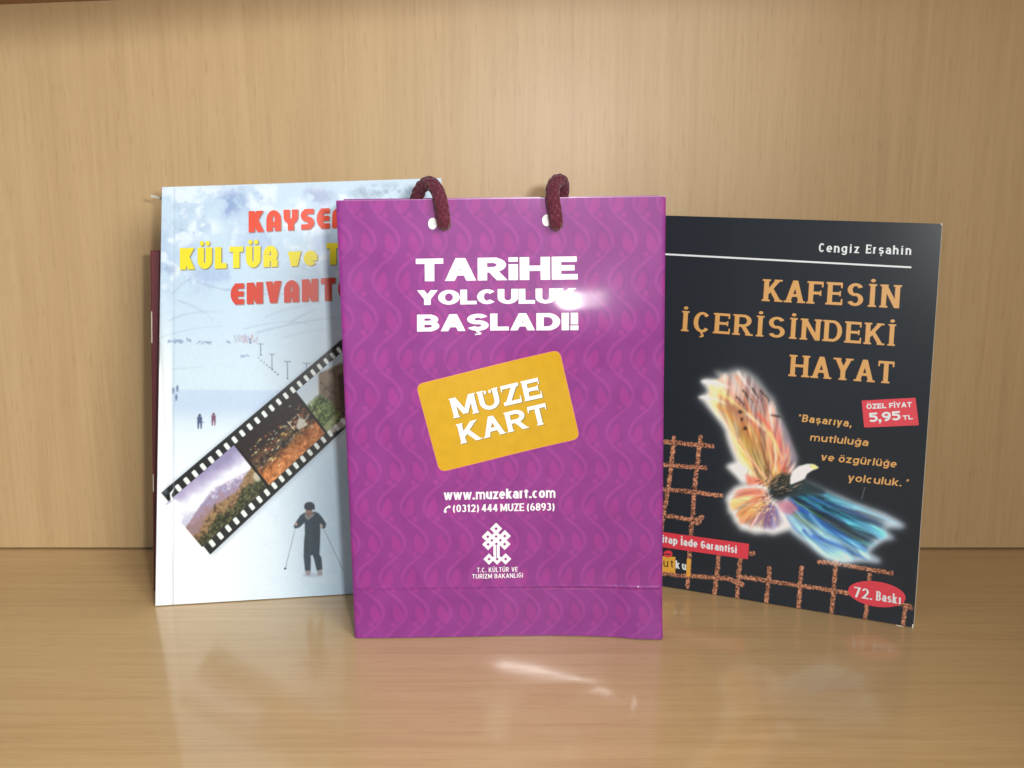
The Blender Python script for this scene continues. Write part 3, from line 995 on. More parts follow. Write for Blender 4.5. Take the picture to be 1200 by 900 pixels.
# sky to snow
lc.blend(smooth(Y, 330, 470), (204, 224, 236))
n1 = fbm(H_, W_, 95, 3, 5); n2 = fbm(H_, W_, 46, 9, 4); n3 = fbm(H_, W_, 22, 21, 4)
env = smooth(Y, 205, 225) * (1 - smooth(Y, 318, 372))
lc.blend(smooth(n1 * .7 + n2 * .3, .46, .70) * env, (150, 176, 212), .50)
lc.blend(smooth(n1 * .2 + n2 * .5 + n3 * .3, .50, .64) * env, (228, 240, 250), .75)
for cx, cy, rx, ry, col, al in ((272, 236, 16, 13, (122, 148, 196), .75), (262, 246, 12, 8, (130, 152, 200), .7), (372, 231, 22, 11, (150, 164, 200), .75),
                                (352, 240, 12, 10, (226, 240, 250), .8), (338, 254, 26, 9, (222, 236, 246), .7), (455, 224, 38, 8, (130, 154, 176), .8),
                                (480, 232, 40, 8, (120, 146, 172), .7), (430, 228, 22, 7, (142, 166, 184), .7), (300, 285, 26, 16, (150, 176, 214), .6),
                                (385, 284, 22, 12, (160, 182, 216), .6), (244, 268, 14, 12, (226, 238, 248), .8), (212, 266, 4, 4, (112, 134, 170), .7),
                                (230, 300, 30, 14, (164, 192, 226), .6), (250, 322, 26, 10, (150, 176, 212), .6), (196, 316, 10, 6, (132, 158, 196), .6)):
    wob = smooth(n3 * .65 + n2 * .35, .34, .56)
    lc.paint([lc.ellipse(cx, cy, rx, ry)], col, al, ry * .35, mul=wob)
# faint slope lines
for a, b, c, w, al in (((208, 352), (240, 362), (250, 376), 1.6, .35), ((198, 376), (225, 362), (262, 366), 1.4, .4), ((230, 330), (290, 352), (370, 342), 2.4, .3),
                       ((300, 390), (350, 376), (398, 372), 1.4, .5), ((285, 386), (330, 372), (365, 380), 1.2, .35), ((262, 340), (300, 330), (352, 352), 1.8, .3),
                       ((188, 396), (215, 384), (262, 382), 1.2, .35), ((340, 378), (352, 370), (372, 362), 1.6, .4), ((310, 372), (345, 356), (396, 352), 1.2, .35),
                       ((202, 345), (212, 330), (240, 318), 2.0, .3), ((186, 434), (210, 432), (238, 430), .9, .4), ((330, 396), (372, 384), (402, 386), .8, .4)):
    lc.paint([stroke(bez(a, b, c), w, w * .4)], (128, 146, 176), al, .7)
sn = fbm(H_, W_, 60, 41, 4)
lc.blend(smooth(Y, 455, 459) * (1 - smooth(Y, 472, 500)) * smooth(X, 201, 203) * (.5 + .5 * sn), (176, 200, 230), .75)
lc.blend(smooth(Y, 478, 520) * (1 - smooth(Y, 640, 715) * 0), (222, 236, 243), .9)
lc.blend(smooth(X, 290, 420) * smooth(Y, 470, 560), (180, 212, 234), .85)
lc.blend((1 - smooth(X, 200, 330)) * smooth(Y, 500, 620), (243, 247, 249), .9)  # printed snow, whitened at lower left with the glare painted in
lc.blend((1 - smooth(X, 199, 203)) * smooth(Y, 340, 470), (243, 247, 248), .85)
lc.blend(smooth(fbm(H_, W_, 30, 77, 3), .52, .7) * smooth(Y, 540, 600) * smooth(X, 270, 360), (206, 226, 240), .5)
# distant village, trees, lift towers and figures
for k in range(60):
    x = 274 + RNG.random() * 28; y = 394 + RNG.random() * 8 - (x - 274) * .02
    lc.paint([[(x, y - 1.5 - RNG.random() * 3), (x + .8, y - 2), (x + .8, y + 1.2), (x, y + 1.2)]], (180, 140, 150) if RNG.random() < .5 else (150, 160, 186), .6, .35)
for x0, x1, y, dn in ((197, 214, 400, 40), (218, 224, 399, 10), (231, 247, 401.5, 20), (266, 270, 401, 6), (283, 291, 417, 10)):
    for k in range(dn):
        x = x0 + RNG.random() * (x1 - x0); yy = y + RNG.normal() * 1.0
        lc.paint([lc.ellipse(x, yy, 1.3, 1.0)], (140, 160, 190), .6, .4)
for x, y0, y1, hw in ((305.3, 403, 416, 3.2), (318.6, 415, 432, 3.6), (336.8, 423.6, 443.6, 4.4), (359, 425.6, 436, 4.6), (293, 397, 402, 1.6)):
    lc.paint([stroke([(x, y0), (x + .2, y1)], 1.0)], (92, 108, 132), .8, .3)
    lc.paint([stroke([(x - hw, y0), (x + hw, y0 + .3)], 1.0)], (100, 116, 138), .75, .3)
    lc.paint([lc.ellipse(x + .2, y1, 1.1, .9)], (80, 96, 120), .8, .3)
for t in np.linspace(0, 1, 8):
    lc.paint([lc.ellipse(303 + 22.6 * t, 419.4 + 19.4 * t, .8 + .4 * t, .8 + .3 * t)], (90, 108, 136), .8, .3)
def figure(x, y, h, c, c2):
    lc.paint([lc.ellipse(x, y - h * .42, h * .10, h * .11)], c2, .9, .3)
    lc.paint([[(x - h * .18, y - h * .32), (x + h * .18, y - h * .32), (x + h * .15, y + h * .1), (x - h * .15, y + h * .1)]], c, .92, .4)
    for s in (-1, 1):
        lc.paint([[(x + s * h * .02, y + h * .05), (x + s * h * .17, y + h * .05), (x + s * h * .14, y + h * .5), (x + s * h * .06, y + h * .5)]], c, .9, .3)
figure(234, 494, 17, (62, 78, 116), (58, 66, 96)); figure(250.3, 491.5, 15, (112, 70, 96), (96, 60, 80))
lc.paint([stroke([(236, 494), (239.5, 495.4)], .8)], (80, 96, 130), .7, .2)
for x, y in ((203.2, 458), (207.8, 455.4), (206.6, 466)):
    figure(x, y, 8, (92, 112, 150), (84, 100, 140))
# the film strip
FA, FB, FC, FD = (189, 577.5), (404, 394.8), (452, 457), (246.3, 650)
SQ = [FA, FB, FC, FD]
Hs = homog(SQ, [(0, 0), (1, 0), (1, 1), (0, 1)]); Hi = np.linalg.inv(Hs)
U, Vv = happly(Hs, X, Y)
def sp(u, v):
    return happly(Hi, np.asarray(u, float), np.asarray(v, float))
def squad(u0, u1, v0, v1, n=8):
    us = np.concatenate([np.linspace(u0, u1, n), np.linspace(u1, u0, n)]); vs = np.concatenate([np.full(n, v0), np.full(n, v1)])
    return np.stack(sp(us, vs), 1)
UE = 1.55
lc.paint([squad(.005, UE, -.02, 1.035)], (150, 168, 184), .5, 2.2)
lc.paint([np.concatenate([squad(0, UE, 0, .142)[:8], squad(0, UE, 0, .142)[8:]])], (26, 28, 30), 1, .25)
lc.paint([squad(.045, UE, .13, .87)], (24, 22, 22), 1, .25)
lc.paint([squad(.0, UE, .862, 1.0)], (34, 38, 38), 1, .25)
# frame pictures
fm = lambda u0, u1: smooth(U, u0, u0 + .004) * (1 - smooth(U, u1 - .004, u1)) * smooth(Vv, .140, .146) * (1 - smooth(Vv, .858, .864))
fv = np.clip((Vv - .14) / .72, 0, 1)
def warp(seed, cell, amt, oct=4):
    return (fbm(H_, W_, cell, seed, oct) - .5) * amt
def ramp(t, stops):
    xs = [s[0] for s in stops]; cs = np.array([s[1] for s in stops], float)
    return np.stack([np.interp(t, xs, cs[:, k]) for k in range(3)], -1)
def put(m, pic, al=1):
    mm_ = np.clip(m, 0, 1)[..., None] * al
    lc.a[:] = lc.a * (1 - mm_) + pic * mm_
# frame one: violet sky, a snowy volcano, brown hills and dark fields
vp = np.clip(Vv, 0, 1)
lxx = (U - .165) / .165                                   # -1 .. 1 across the frame
rough_ = fbm(H_, W_, 10, 53, 4) - .5
pic = ramp(fv + .18 * (fbm(H_, W_, 30, 51, 3) - .5) - .12 * lxx, [(0, (140, 132, 184)), (.16, (178, 170, 214)), (.30, (222, 230, 246)), (.42, (240, 244, 252)), (.6, (190, 196, 226))])
def layer(pic, ridge, col, soft=.02):
    m = smooth(fv - ridge, -soft, soft)[..., None]
    return pic * (1 - m) + col * m
peak = .34 + .20 * np.abs(lxx + .05) ** .9 + .10 * rough_
mcol = ramp(fv + .5 * rough_ - .25 * lxx, [(.25, (236, 236, 246)), (.40, (186, 176, 208)), (.52, (146, 136, 182)), (.68, (164, 128, 146)), (.85, (150, 116, 120))])
pic = layer(pic, peak, mcol)
hcol = ramp(fbm(H_, W_, 7, 57, 4) + .12 * lxx, [(.25, (92, 70, 48)), (.45, (142, 104, 64)), (.6, (176, 134, 80)), (.75, (120, 100, 60))])
pic = layer(pic, .64 + .05 * np.sin(lxx * 5) - .06 * lxx + .12 * rough_, hcol, .03)
fcol = ramp(fbm(H_, W_, 6, 59, 4), [(.25, (34, 38, 22)), (.5, (64, 68, 38)), (.7, (104, 106, 62))])
pic = layer(pic, .80 + .04 * np.sin(lxx * 7 + 1) - .05 * lxx + .14 * rough_, fcol, .03)
torn = 1 - smooth(U - .03 - .02 * np.sin(Vv * 21) - .03 * (fbm(H_, W_, 12, 71, 3) - .5), 0, .03)
m1 = fm(-.02, .325)
put(m1, pic)
# frame two: lit town at night
t2 = fv + warp(81, 20, .20)
pic = ramp(t2, [(0, (34, 26, 24)), (.34, (40, 28, 26)), (.46, (96, 56, 32)), (.58, (62, 50, 36)), (.68, (150, 84, 34)), (.80, (208, 112, 40)), (1, (214, 124, 56))])
pic += ((fbm(H_, W_, 8, 91, 4) - .5) * (20 + 150 * smooth(t2, .38, .55)))[..., None] * np.array([1, .75, .4])
put(fm(.333, .655), pic)
for k in range(150):
    u = .345 + RNG.random() * .30; v = .50 + RNG.normal() * .10
    if not .22 < v < .80: continue
    x, y = sp(u, v)
    c = [(250, 226, 160), (246, 200, 90), (120, 130, 70), (200, 214, 200), (40, 30, 26), (190, 70, 40), (70, 100, 100)][RNG.integers(7)]
    lc.paint([lc.ellipse(float(x), float(y), .6 + RNG.random() * 2.2, .5 + RNG.random() * .8, -40)], c, .7, .4)
lc.paint([[(347, 500), (350, 490), (356, 491), (360, 498), (350, 504)]], (206, 206, 190), .9, .5)
lc.paint([stroke([(337, 494), (345, 504)], 1.3)], (236, 220, 180), .9, .3)
lc.paint([stroke([(348, 485), (352, 490)], 1.3)], (220, 200, 160), .8, .3)
lc.paint([lc.ellipse(301, 559, 4, 6, -20)], (206, 206, 176), .8, .9)
lc.paint([lc.ellipse(363, 530, 5, 4, -40)], (40, 30, 28), .9, .6)
# frame three: pale sky, green tree, brown rock, grey road
t3 = fv
pic = ramp(fv, [(0, (178, 206, 226)), (.5, (206, 224, 226)), (1, (196, 196, 176))])
put(fm(.663, UE), pic)
tree = smooth(.5 + .9 * fv - .35 * np.abs((U - .74) / .10) ** 1.6 + warp(121, 9, .7), .62, .72) * (1 - smooth(U, .84, .90))
gcol = ramp(fbm(H_, W_, 6, 131, 4), [(.2, (40, 56, 22)), (.5, (92, 122, 52)), (.8, (160, 180, 96))])
put(fm(.663, .93) * tree * smooth(fv, .30, .4), gcol)
for q_, c in (([(373, 438), (386, 432), (400, 425), (412, 425), (412, 500), (402, 495), (395, 481), (388, 470), (374, 461)], (126, 104, 72)),
              ([(396, 440), (412, 430), (412, 498), (402, 494), (398, 470)], (88, 60, 42))):
    lc.paint([q_], c, .95, .9)
rk = fbm(H_, W_, 14, 141, 4)
lc.paint([[(373, 438), (412, 425), (412, 500), (388, 470), (374, 461)]], (60, 44, 30), .55, .8, mul=smooth(rk, .5, .65))
lc.paint([[(383, 505), (402, 490), (412, 486), (412, 496), (386, 510)]], (188, 182, 170), .9, .6)
lc.paint([[(378, 500), (393, 486), (396, 491), (382, 506)]], (168, 180, 110), .8, .8)
gs = lc.a.mean(2, keepdims=True)
fs = (fm(-.02, UE) * .28)[..., None]
lc.a[:] = lc.a * (1 - fs) + gs * fs
# separators
for u in (.329, .659):
    lc.paint([squad(u - .004, u + .004, .12, .88)], (18, 18, 18), 1, .2)
# torn left end
lc.paint([[(195, 592), (205, 585), (214, 592), (206, 603), (215, 604), (212, 612), (246, 652), (240, 660), (180, 620), (183, 590)]], (246, 249, 250), 1, .4)
lc.paint([[(189, 577.5), (196, 572), (199, 580), (197.5, 586), (200, 580)]], (60, 70, 78), .9, .3)
# perforations
per = 11.28 / 282.0
for k in range(-2, 42):
    for v0, ph0 in ((.095, .0), (.912, .0)):
        u = .0185 + k * per + (0 if v0 < .5 else .012)
        if u < .022 and v0 < .5: continue
        if u < .03 and v0 > .5: continue
        x, y = sp([u - .0085, u + .0085, u + .0085, u - .0085], [v0 - .047, v0 - .047, v0 + .047, v0 + .047])
        lc.paint([round_quad(list(zip(x, y)), 1.4, 4)], (226, 236, 232), 1, .2)
lc.paint([[(199, 578), (205, 571), (201, 580), (204, 588), (200, 586)]], (244, 248, 250), 1, .25)
# the skier
Z = lambda pts: [(325 + x / 8.18, 580 + y / 8.18) for x, y in pts]
lc.paint([lc.ellipse(366, 674, 12, 2.2)], (160, 176, 196), .6, 1.2)
for a, b in (((168, 335), (78, 700)), ((448, 335), (632, 725))):
    lc.paint([stroke(Z([a, b]), .75)], (120, 132, 146), .8, .2)
lc.paint([lc.ellipse(*Z([(75, 706)])[0], 1.5, 1.2)], (60, 72, 84), .9, .2)
body = [(255, 172), (360, 160), (395, 175), (430, 215), (468, 275), (462, 310), (440, 328), (418, 312), (420, 280), (410, 268), (412, 330), (410, 430), (404, 570), (424, 605),
        (432, 715), (378, 728), (352, 615), (338, 575), (320, 582), (322, 640), (318, 738), (266, 730), (252, 590), (256, 450), (264, 370), (262, 265), (216, 308), (170, 325), (156, 300), (182, 255), (222, 195)]
lc.paint([Z(body)], (56, 72, 84), .96, .45)
lc.paint([Z([(300, 300), (330, 290), (345, 420), (330, 560), (300, 540)])], (70, 84, 92), .6, 1.0)
lc.paint([Z([(258, 170), (300, 215), (355, 165), (350, 195), (296, 240), (268, 215)])], (164, 160, 150), .8, .5)
lc.paint([lc.ellipse(*Z([(303, 160)])[0], 4.1, 5.4)], (150, 124, 116), .95, .5)
lc.paint([lc.ellipse(*Z([(308, 108)])[0], 6.2, 5.0), Z([(256, 110), (360, 110), (358, 150), (330, 122), (280, 122), (262, 140)])], (56, 66, 78), .96, .45)
lc.paint([lc.ellipse(*Z([(303, 178)])[0], 2.2, .7)], (112, 84, 78), .7, .3)
for x in (286, 320):
    lc.paint([lc.ellipse(*Z([(x, 146)])[0], .8, .5)], (70, 60, 60), .7, .25)
for x, y in ((180, 280), (424, 300)):
    lc.paint([lc.ellipse(*Z([(x, y)])[0], 1.6, 2.2)], (196, 168, 160), .9, .4)
for x in (294, 408):
    lc.paint([Z([(x - 28, 725), (x + 22, 722), (x + 26, 770), (x - 20, 772)])], (150, 144, 148), .85, .5)
lc.a *= (.98 + .02 * np.clip(smooth(Y, 470, 560) * (1 - smooth(X, 250, 400)), 0, 1))[..., None]  # slight gain towards the lower left, more of that glare in the colour
# hinge line and worn paper
lc.paint([stroke([(204.5, 220), (203, 712)], 1.3)], (150, 170, 188), .45, .5)
lc.a[:] += (fbm(H_, W_, 5, 151, 2)[..., None] - .5) * 7
# lettering: soft shade is printed under the letters
BAU = dict(wx=.30, wy=.25, gap=.13, alt=1, xh=.74)
tl = [('KAYSERİ', BAU, [(291.3, 272.2), (416.5, 265.8), (416.5, 242.6), (291.3, 247.4)], 'o'),
      ('KÜLTÜR', BAU, [(210.7, 316), (325.3, 312.6), (325.3, 287.6), (210.7, 290.7)], 'y'),
      ('ve', BAU, [(337.2, 312.2), (371.8, 311.0), (371.8, 286.5), (337.2, 288.0)], 'y'),
      ('TURİZM', BAU, [(382.6, 310.6), (490, 305.5), (490, 280.8), (382.6, 285)], 'y'),
      ('ENVANTERİ', BAU, [(270.3, 357), (443.5, 349.6), (443.5, 322), (270.3, 332.6)], 'r')]
geo = {}
for text, st, qd, k in tl:
    st = dict(st)
    if text == 've': st['xh'] = .72
    px, f, polys, tot = text_geo(text, st, qd)
    geo.setdefault(k, []).append((px, f))
    pp = [p + np.array([1.1, 1.0]) for p in poly_px(polys, qd, tot)]
    lc.paint(pp, (112, 96, 60) if k == 'y' else (130, 72, 56), .85, .45)
M_COV = printed('snow_cover_print', rough=.40, spec=.4, coat=.12, coat_rough=.25)
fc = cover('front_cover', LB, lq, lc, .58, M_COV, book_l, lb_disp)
M_OR = plain('orange_ink', (216, 60, 16), .40, .4, .12, .25, grain=.06, gscale=60)
M_YE = plain('bright_yellow_ink', (226, 212, 8), .40, .4, .12, .25)
M_RE = plain('red_ink', (198, 52, 24), .40, .4, .12, .25)
decal('city_lettering', geo['o'], LB, M_OR, fc, .0001, lb_disp)
decal('culture_lettering', geo['y'], LB, M_YE, fc, .0001, lb_disp)
decal('inventory_lettering', geo['r'], LB, M_RE, fc, .0001, lb_disp)
LT = .0085
def shrink(q, l, r, b, t):
    q = np.asarray(q)
    return [(q[0, 0] + l, q[0, 1] + b), (q[1, 0] - r, q[1, 1] + b), (q[2, 0] - r, q[2, 1] - t), (q[3, 0] + l, q[3, 1] - t)]
M_COVBACK = plain('cover_card', (206, 214, 220), .55, .4)
slab('page_block', shrink(lq, .0008, .0012, .0006, .0008), .0009, LT, M_PAGES, book_l)
slab('back_cover', shrink(lq, 0, .0004, .0002, .0004), LT + .0001, LT + .0005, M_COVBACK, book_l)
slab('spine', [lq[0] + (-.0003, .0), lq[0] + (.0003, 0), lq[3] + (.0003, -.0002), lq[3] + (-.0003, -.0002)], .0003, LT + .0004, plain('spine_card', (150, 146, 148), .5, .4), book_l)

# ================================================================== things peeping out behind it
MB = Frame((179.5, 694), (300, 687.5), 4.0)
mbook = thing('thin_hardback', 'thin dark maroon hardback showing only its edge behind the snowy paperback', 'book', MB.matrix())
mz = MB.local([(180, 694), (176, 293.5)])
w_ = .13
mq_ = [(mz[0, 0], .0005), (mz[0, 0] + w_, .0005), (mz[1, 0] + w_, mz[1, 1]), (mz[1, 0], mz[1, 1])]
M_MAROON = plain('maroon_board', (92, 22, 34), .45, .5, .2, .3, grain=.1, gscale=300)
slab('front_board', mq_, 0, .0012, M_MAROON, mbook, bevel=.0005)
slab('page_block', shrink(mq_, .0006, .003, .003, .003), .0013, .0048, M_PAGES, mbook)
slab('back_board', mq_, .0049, .0061, M_MAROON, mbook, bevel=.0005)
M_FOIL = plain('pale_foil', (206, 196, 180), .3, .6)
for y0, y1 in ((365, 402), (556, 576)):
    a, b = MB.local([(177.2, y1), (177.2, y0)]); 
    ea = mz[0, 0] + (mz[1, 0] - mz[0, 0]) * (a[1] / mz[1, 1]); eb = mz[0, 0] + (mz[1, 0] - mz[0, 0]) * (b[1] / mz[1, 1])
    slab('edge_wear', [(ea + .0002, a[1]), (ea + .0007, a[1]), (eb + .0007, b[1]), (eb + .0002, b[1])], -.0002, .0004, M_FOIL, mbook)
# paper slip
SL = Frame((179.5, 694), (300, 687.5), 6.6, back=-.0048)
sl_px = SL.local([(176.6, 227.8), (188.5, 231.5), (188.5, 234.2), (177, 231.2)])
sm_ = SL.matrix()
cen = SL.world(float(sl_px[:, 0].mean()), 0, 0)
slip = slab('paper_slip', [(sl_px[0, 0], sl_px[3, 1]), (sl_px[0, 0] + .020, sl_px[3, 1] - .005), (sl_px[0, 0] + .020, sl_px[0, 1] - .005), (sl_px[0, 0], sl_px[0, 1])],
            0, .0009, M_WHITE_CARD, None)
slip.matrix_world = sm_
slip['label'] = 'tiny white paper slip sticking out behind the top left corner of the snowy paperback'
slip['category'] = 'paper slip'

# ================================================================== black book with the eagle
KB = Frame((778, 688), (1070, 736), 3.5)
book_k = thing('novel', 'black paperback with orange capitals and a multicoloured eagle over a rusty grid', 'book', KB.matrix())
kr = KB.local([(1070.3, 736), (1104, 262.2), (782, 252.6)])
KW = .150
zt = lambda x: kr[1, 1] + (x - kr[1, 0]) * (kr[2, 1] - kr[1, 1]) / (kr[2, 0] - kr[1, 0])
kq_ = np.array([(kr[0, 0] - KW, .0005), (kr[0, 0], .0005), (kr[1, 0], kr[1, 1]), (kr[0, 0] - KW, zt(kr[0, 0] - KW))])
kc = Canvas(720, 240, 1115, 745, 2.2)
H_, W_ = kc.h, kc.w; X, Y = kc.X, kc.Y
kc.a[:] = (42, 48, 55)
kc.a[:] += (fbm(H_, W_, 3, 5, 2)[..., None] - .5) * 6
# rusty grid
bars = [[(790.5, 510), (785, 560), (779.5, 592), (770, 650)], [(821, 510), (815, 560), (810.5, 620), (805.5, 690)], [(843, 640), (840.5, 670), (837, 697)],
        [(868, 647), (865.5, 675), (863, 703)], [(902, 663), (900, 690), (897.5, 708)], [(939.5, 663), (937.5, 690), (935.5, 714)], [(980, 655), (977, 690), (974.5, 720)],
        [(1019.5, 672), (1017, 700), (1013.5, 730)], [(1062, 708), (1059.5, 724), (1057, 737)],
        [(740, 514), (778, 518), (837, 523)], [(740, 541), (778, 545), (829, 548.5)], [(740, 568), (777, 573), (848, 581)], [(740, 597), (777, 603.5), (822, 611)],
        [(800, 674), (853, 678), (872, 686)], [(866, 676), (976, 692), (1062, 709.5), (1069, 711)], [(957, 657.5), (1000, 664), (1047, 672.5)],
        [(740, 668), (800, 675)], [(1048, 706), (1071, 713)]]
gr = fbm(H_, W_, 3.2, 33, 3); gr2 = fbm(H_, W_, 2.2, 39, 2)
rust = ramp(gr2, [(.25, (66, 46, 40)), (.5, (166, 106, 78)), (.75, (216, 156, 122))])
mask_all = np.zeros((H_, W_))
for b in bars:
    pts = np.concatenate([bez(b[i], (np.asarray(b[i]) + b[i + 1]) / 2, b[i + 1], 8) for i in range(len(b) - 1)])
    pts = pts + RNG.normal(size=pts.shape) * .25
    sl, m = kc.mask([stroke(pts, 5.1)], 1.0)
    if sl: mask_all[sl] = np.maximum(mask_all[sl], m)
for cx, cy, r_ in ((817, 611, 6), (881.5, 648.5, 4), (822, 606, 4)):
    sl, m = kc.mask([kc.ellipse(cx, cy, r_, r_ * .8)], 1.2); mask_all[sl] = np.maximum(mask_all[sl], m)
mg = smooth(mask_all + (gr - .5) * 1.0, .38, .66)
mg3 = mg[..., None] * .92
kc.a[:] = kc.a * (1 - mg3) + rust * mg3
# eagle
A3 = lambda pts: [(800 + x / 7.5, 420 + y / 7.5) for x, y in pts]
A4 = lambda pts: [(840 + x / 5.0, 520 + y / 5.0) for x, y in pts]
lw = A3([(270, 112), (330, 108), (375, 118), (420, 95), (480, 82), (545, 92), (600, 118), (650, 160), (690, 205), (730, 260), (765, 312), (800, 330), (822, 390), (850, 470), (880, 540), (900, 590), (930, 680), (965, 770), (1000, 860), (1010, 960), (960, 1120)]) + \
     A3([(760, 1180), (640, 1130), (560, 1040), (500, 960), (460, 890), (415, 780), (385, 690), (375, 630), (335, 570), (280, 500), (215, 420), (195, 385), (130, 340), (190, 318), (235, 300), (200, 245), (152, 198), (200, 180), (290, 185), (350, 180)])
rw = A4([(430, 260), (500, 205), (560, 225), (640, 268), (720, 305), (800, 345), (890, 378), (980, 410), (1050, 445), (1110, 482), (1085, 496), (1030, 492), (960, 486), (1000, 520), (1052, 560), (1000, 562), (975, 568), (930, 598), (880, 640), (925, 660), (968, 686), (955, 700), (900, 692), (860, 688), (800, 694), (760, 702), (700, 694), (640, 675), (590, 640), (540, 595), (480, 550), (440, 520), (400, 460), (360, 380)])
tail = A4([(300, 235), (180, 235), (110, 250), (62, 300), (48, 330), (65, 350), (66, 400), (92, 420), (100, 455), (132, 482), (128, 500), (200, 515), (215, 528), (290, 522), (330, 534), (420, 505), (440, 470), (400, 400), (340, 320)])
tuft = A4([(50, 132), (80, 114), (130, 108), (175, 140), (190, 230), (150, 235), (110, 190), (80, 160)])
headp = A4([(430, 200), (445, 165), (480, 132), (530, 118), (565, 120), (598, 140), (560, 156), (530, 175), (515, 205), (470, 225), (430, 240)])
GLOW = (222, 234, 242)
GW_L = 1 - .55 * smooth((X - 868) * .83 - (Y - 500) * .55, 0, 22)
GW_R = np.clip(.30 + .75 * smooth(X, 950, 1025) + .75 * smooth((Y - 575) * .86 - (X - 925) * .50, 0, 16), 0, 1)
for pg, bl, al in ((lw, 2.8, 1.0), (rw, 3.0, .95), (tail, 2.8, 1.0), (tuft, 2.4, 1.0)):
    wgt = GW_L if pg is lw else (GW_R if pg is rw else None)
    gc_ = (204, 226, 242) if pg is rw else (234, 236, 234)
    kc.paint([pg], gc_, al * .3, bl * 1.9, mul=wgt); kc.paint([pg], gc_, al * .9, bl * 1.0, mul=wgt)
base_lw = np.array([(905, 580), (912, 560)])
lwm_sl, lwm = kc.mask([lw], 1.0)
lw_full = np.zeros((H_, W_)); lw_full[lwm_sl] = lwm
rs, rm = kc.mask([rw], 1.2); rw_full = np.zeros((H_, W_)); rw_full[rs] = rm
ts_, tm = kc.mask([tail], 2.5); tail_full = np.zeros((H_, W_)); tail_full[ts_] = tm
def inner(full, px_):   # erode softly
    return smooth(gauss(full, px_ * kc.s), .68, 1.0)
lin_ = inner(lw_full, 4.6); rin = inner(rw_full, 4.0); tin = inner(tail_full, 4.4)
put2 = lambda m, pic, al=1: kc.a.__setitem__(slice(None), kc.a * (1 - np.clip(m, 0, 1)[..., None] * al) + pic * np.clip(m, 0, 1)[..., None] * al)
# coloured grounds of the wings: streaks fanning out from the shoulder
LAT = np.random.default_rng(99).random((257, 257))
def field(u, v):
    iu, iv = np.floor(u).astype(int), np.floor(v).astype(int)
    fu, fv_ = u - iu, v - iv
    fu = fu * fu * (3 - 2 * fu); fv_ = fv_ * fv_ * (3 - 2 * fv_)
    g = lambda a, b: LAT[a % 257, b % 257]
    return (g(iu, iv) * (1 - fu) + g(iu + 1, iv) * fu) * (1 - fv_) + (g(iu, iv + 1) * (1 - fu) + g(iu + 1, iv + 1) * fu) * fv_
def fan(cx, cy, curl, seed):
    dx, dy = X - cx, Y - cy
    rr_ = np.hypot(dx, dy) + 1e-6
    th = np.degrees(np.arctan2(dy, dx)) + curl * rr_ + 3.0 * field(X / 30 + seed, Y / 30)
    lo = field(th / 4.2 + seed * 3, rr_ / 62 + seed); mi = field(th / 1.9 + seed * 5, rr_ / 40 + 7); hi_ = field(th / .8 + seed * 7, rr_ / 26 + 3)
    fine = field(th / .45 + seed * 9, rr_ / 16)
    return th, rr_, .50 * lo + .32 * mi + .14 * hi_ + .04 * fine
thl, rl, nl = fan(905, 612, -.10, 13)
thr, rr2, nr = fan(880, 545, .05, 31)
tht, rt, nt_ = fan(912, 570, .10, 47)
side = ((X - 868) * .83 - (Y - 500) * .55)
def rag(full, px_, n, lo=.62, hi_=1.0, k=.55):
    return smooth(gauss(full, px_ * kc.s) + (n - .5) * k, lo, hi_)
sd = np.clip(side / 46 + .5 + (nl - .5) * .5, 0, 1)
base = ramp(sd, [(0, (248, 246, 238)), (.16, (246, 232, 176)), (.34, (246, 202, 96)), (.5, (238, 150, 76)), (.62, (246, 214, 130)), (.76, (220, 128, 104)), (.9, (206, 160, 150)), (1, (178, 162, 170))])
tone = np.clip((nl - .5) * 3.2 + .5, 0, 1)
base = base * (1 - .45 * smooth(rl, 95, 165)[..., None]) + np.array([250, 244, 226]) * (.45 * smooth(rl, 95, 165)[..., None])
pic = base * (.76 + .38 * tone[..., None]) + np.array([30, 18, 0]) * (smooth(nl, .56, .68))[..., None] - np.array([30, 50, 40]) * (smooth(.44 - nl, 0, .1))[..., None]
core = np.exp(-((X - 893) / 16) ** 2 - ((Y - 545) / 30) ** 2)
pic = pic * (1 - .45 * core[..., None] * (1 - tone[..., None])) + np.array([20, 26, -10]) * core[..., None] * smooth(nl, .5, .6)[..., None]
put2(rag(lw_full, 5.2, nl, .60), np.clip(pic, 20, 255), .95)
acr = ((Y - 575) * .86 - (X - 925) * .50) / 36
ar = np.clip(acr + .5 + (nr - .5) * .35, 0, 1)
rb = ramp(ar, [(0, (88, 120, 132)), (.16, (52, 96, 108)), (.28, (60, 190, 206)), (.38, (30, 66, 90)), (.48, (56, 176, 180)), (.56, (58, 56, 96)), (.64, (40, 110, 130)), (.72, (120, 180, 110)), (.78, (40, 90, 200)), (.9, (70, 136, 220)), (1, (150, 196, 224))])
tip = smooth(rr2, 95, 165)
rb = rb * (1 - .45 * tip[..., None]) + np.array([150, 208, 236]) * (.45 * tip[..., None])
tone = np.clip((nr - .5) * 3.6 + .5, 0, 1)
pic = rb * (.45 + .75 * tone[..., None]) + np.array([20, 30, 36]) * smooth(nr, .58, .7)[..., None]
put2(rag(rw_full, 5.6, nr, .58), np.clip(pic, 12, 255), .95)
ta = np.degrees(np.arctan2(Y - 586, 900 - X))
tq = np.clip((ta + 12) / 118 + (nt_ - .5) * .4, 0, 1)
tp = ramp(tq, [(0, (226, 120, 92)), (.15, (240, 196, 140)), (.35, (236, 160, 86)), (.5, (220, 128, 96)), (.62, (232, 196, 180)), (.75, (150, 110, 150)), (.88, (104, 96, 170)), (1, (190, 180, 214))])
tone = np.clip((nt_ - .5) * 3.4 + .5, 0, 1)
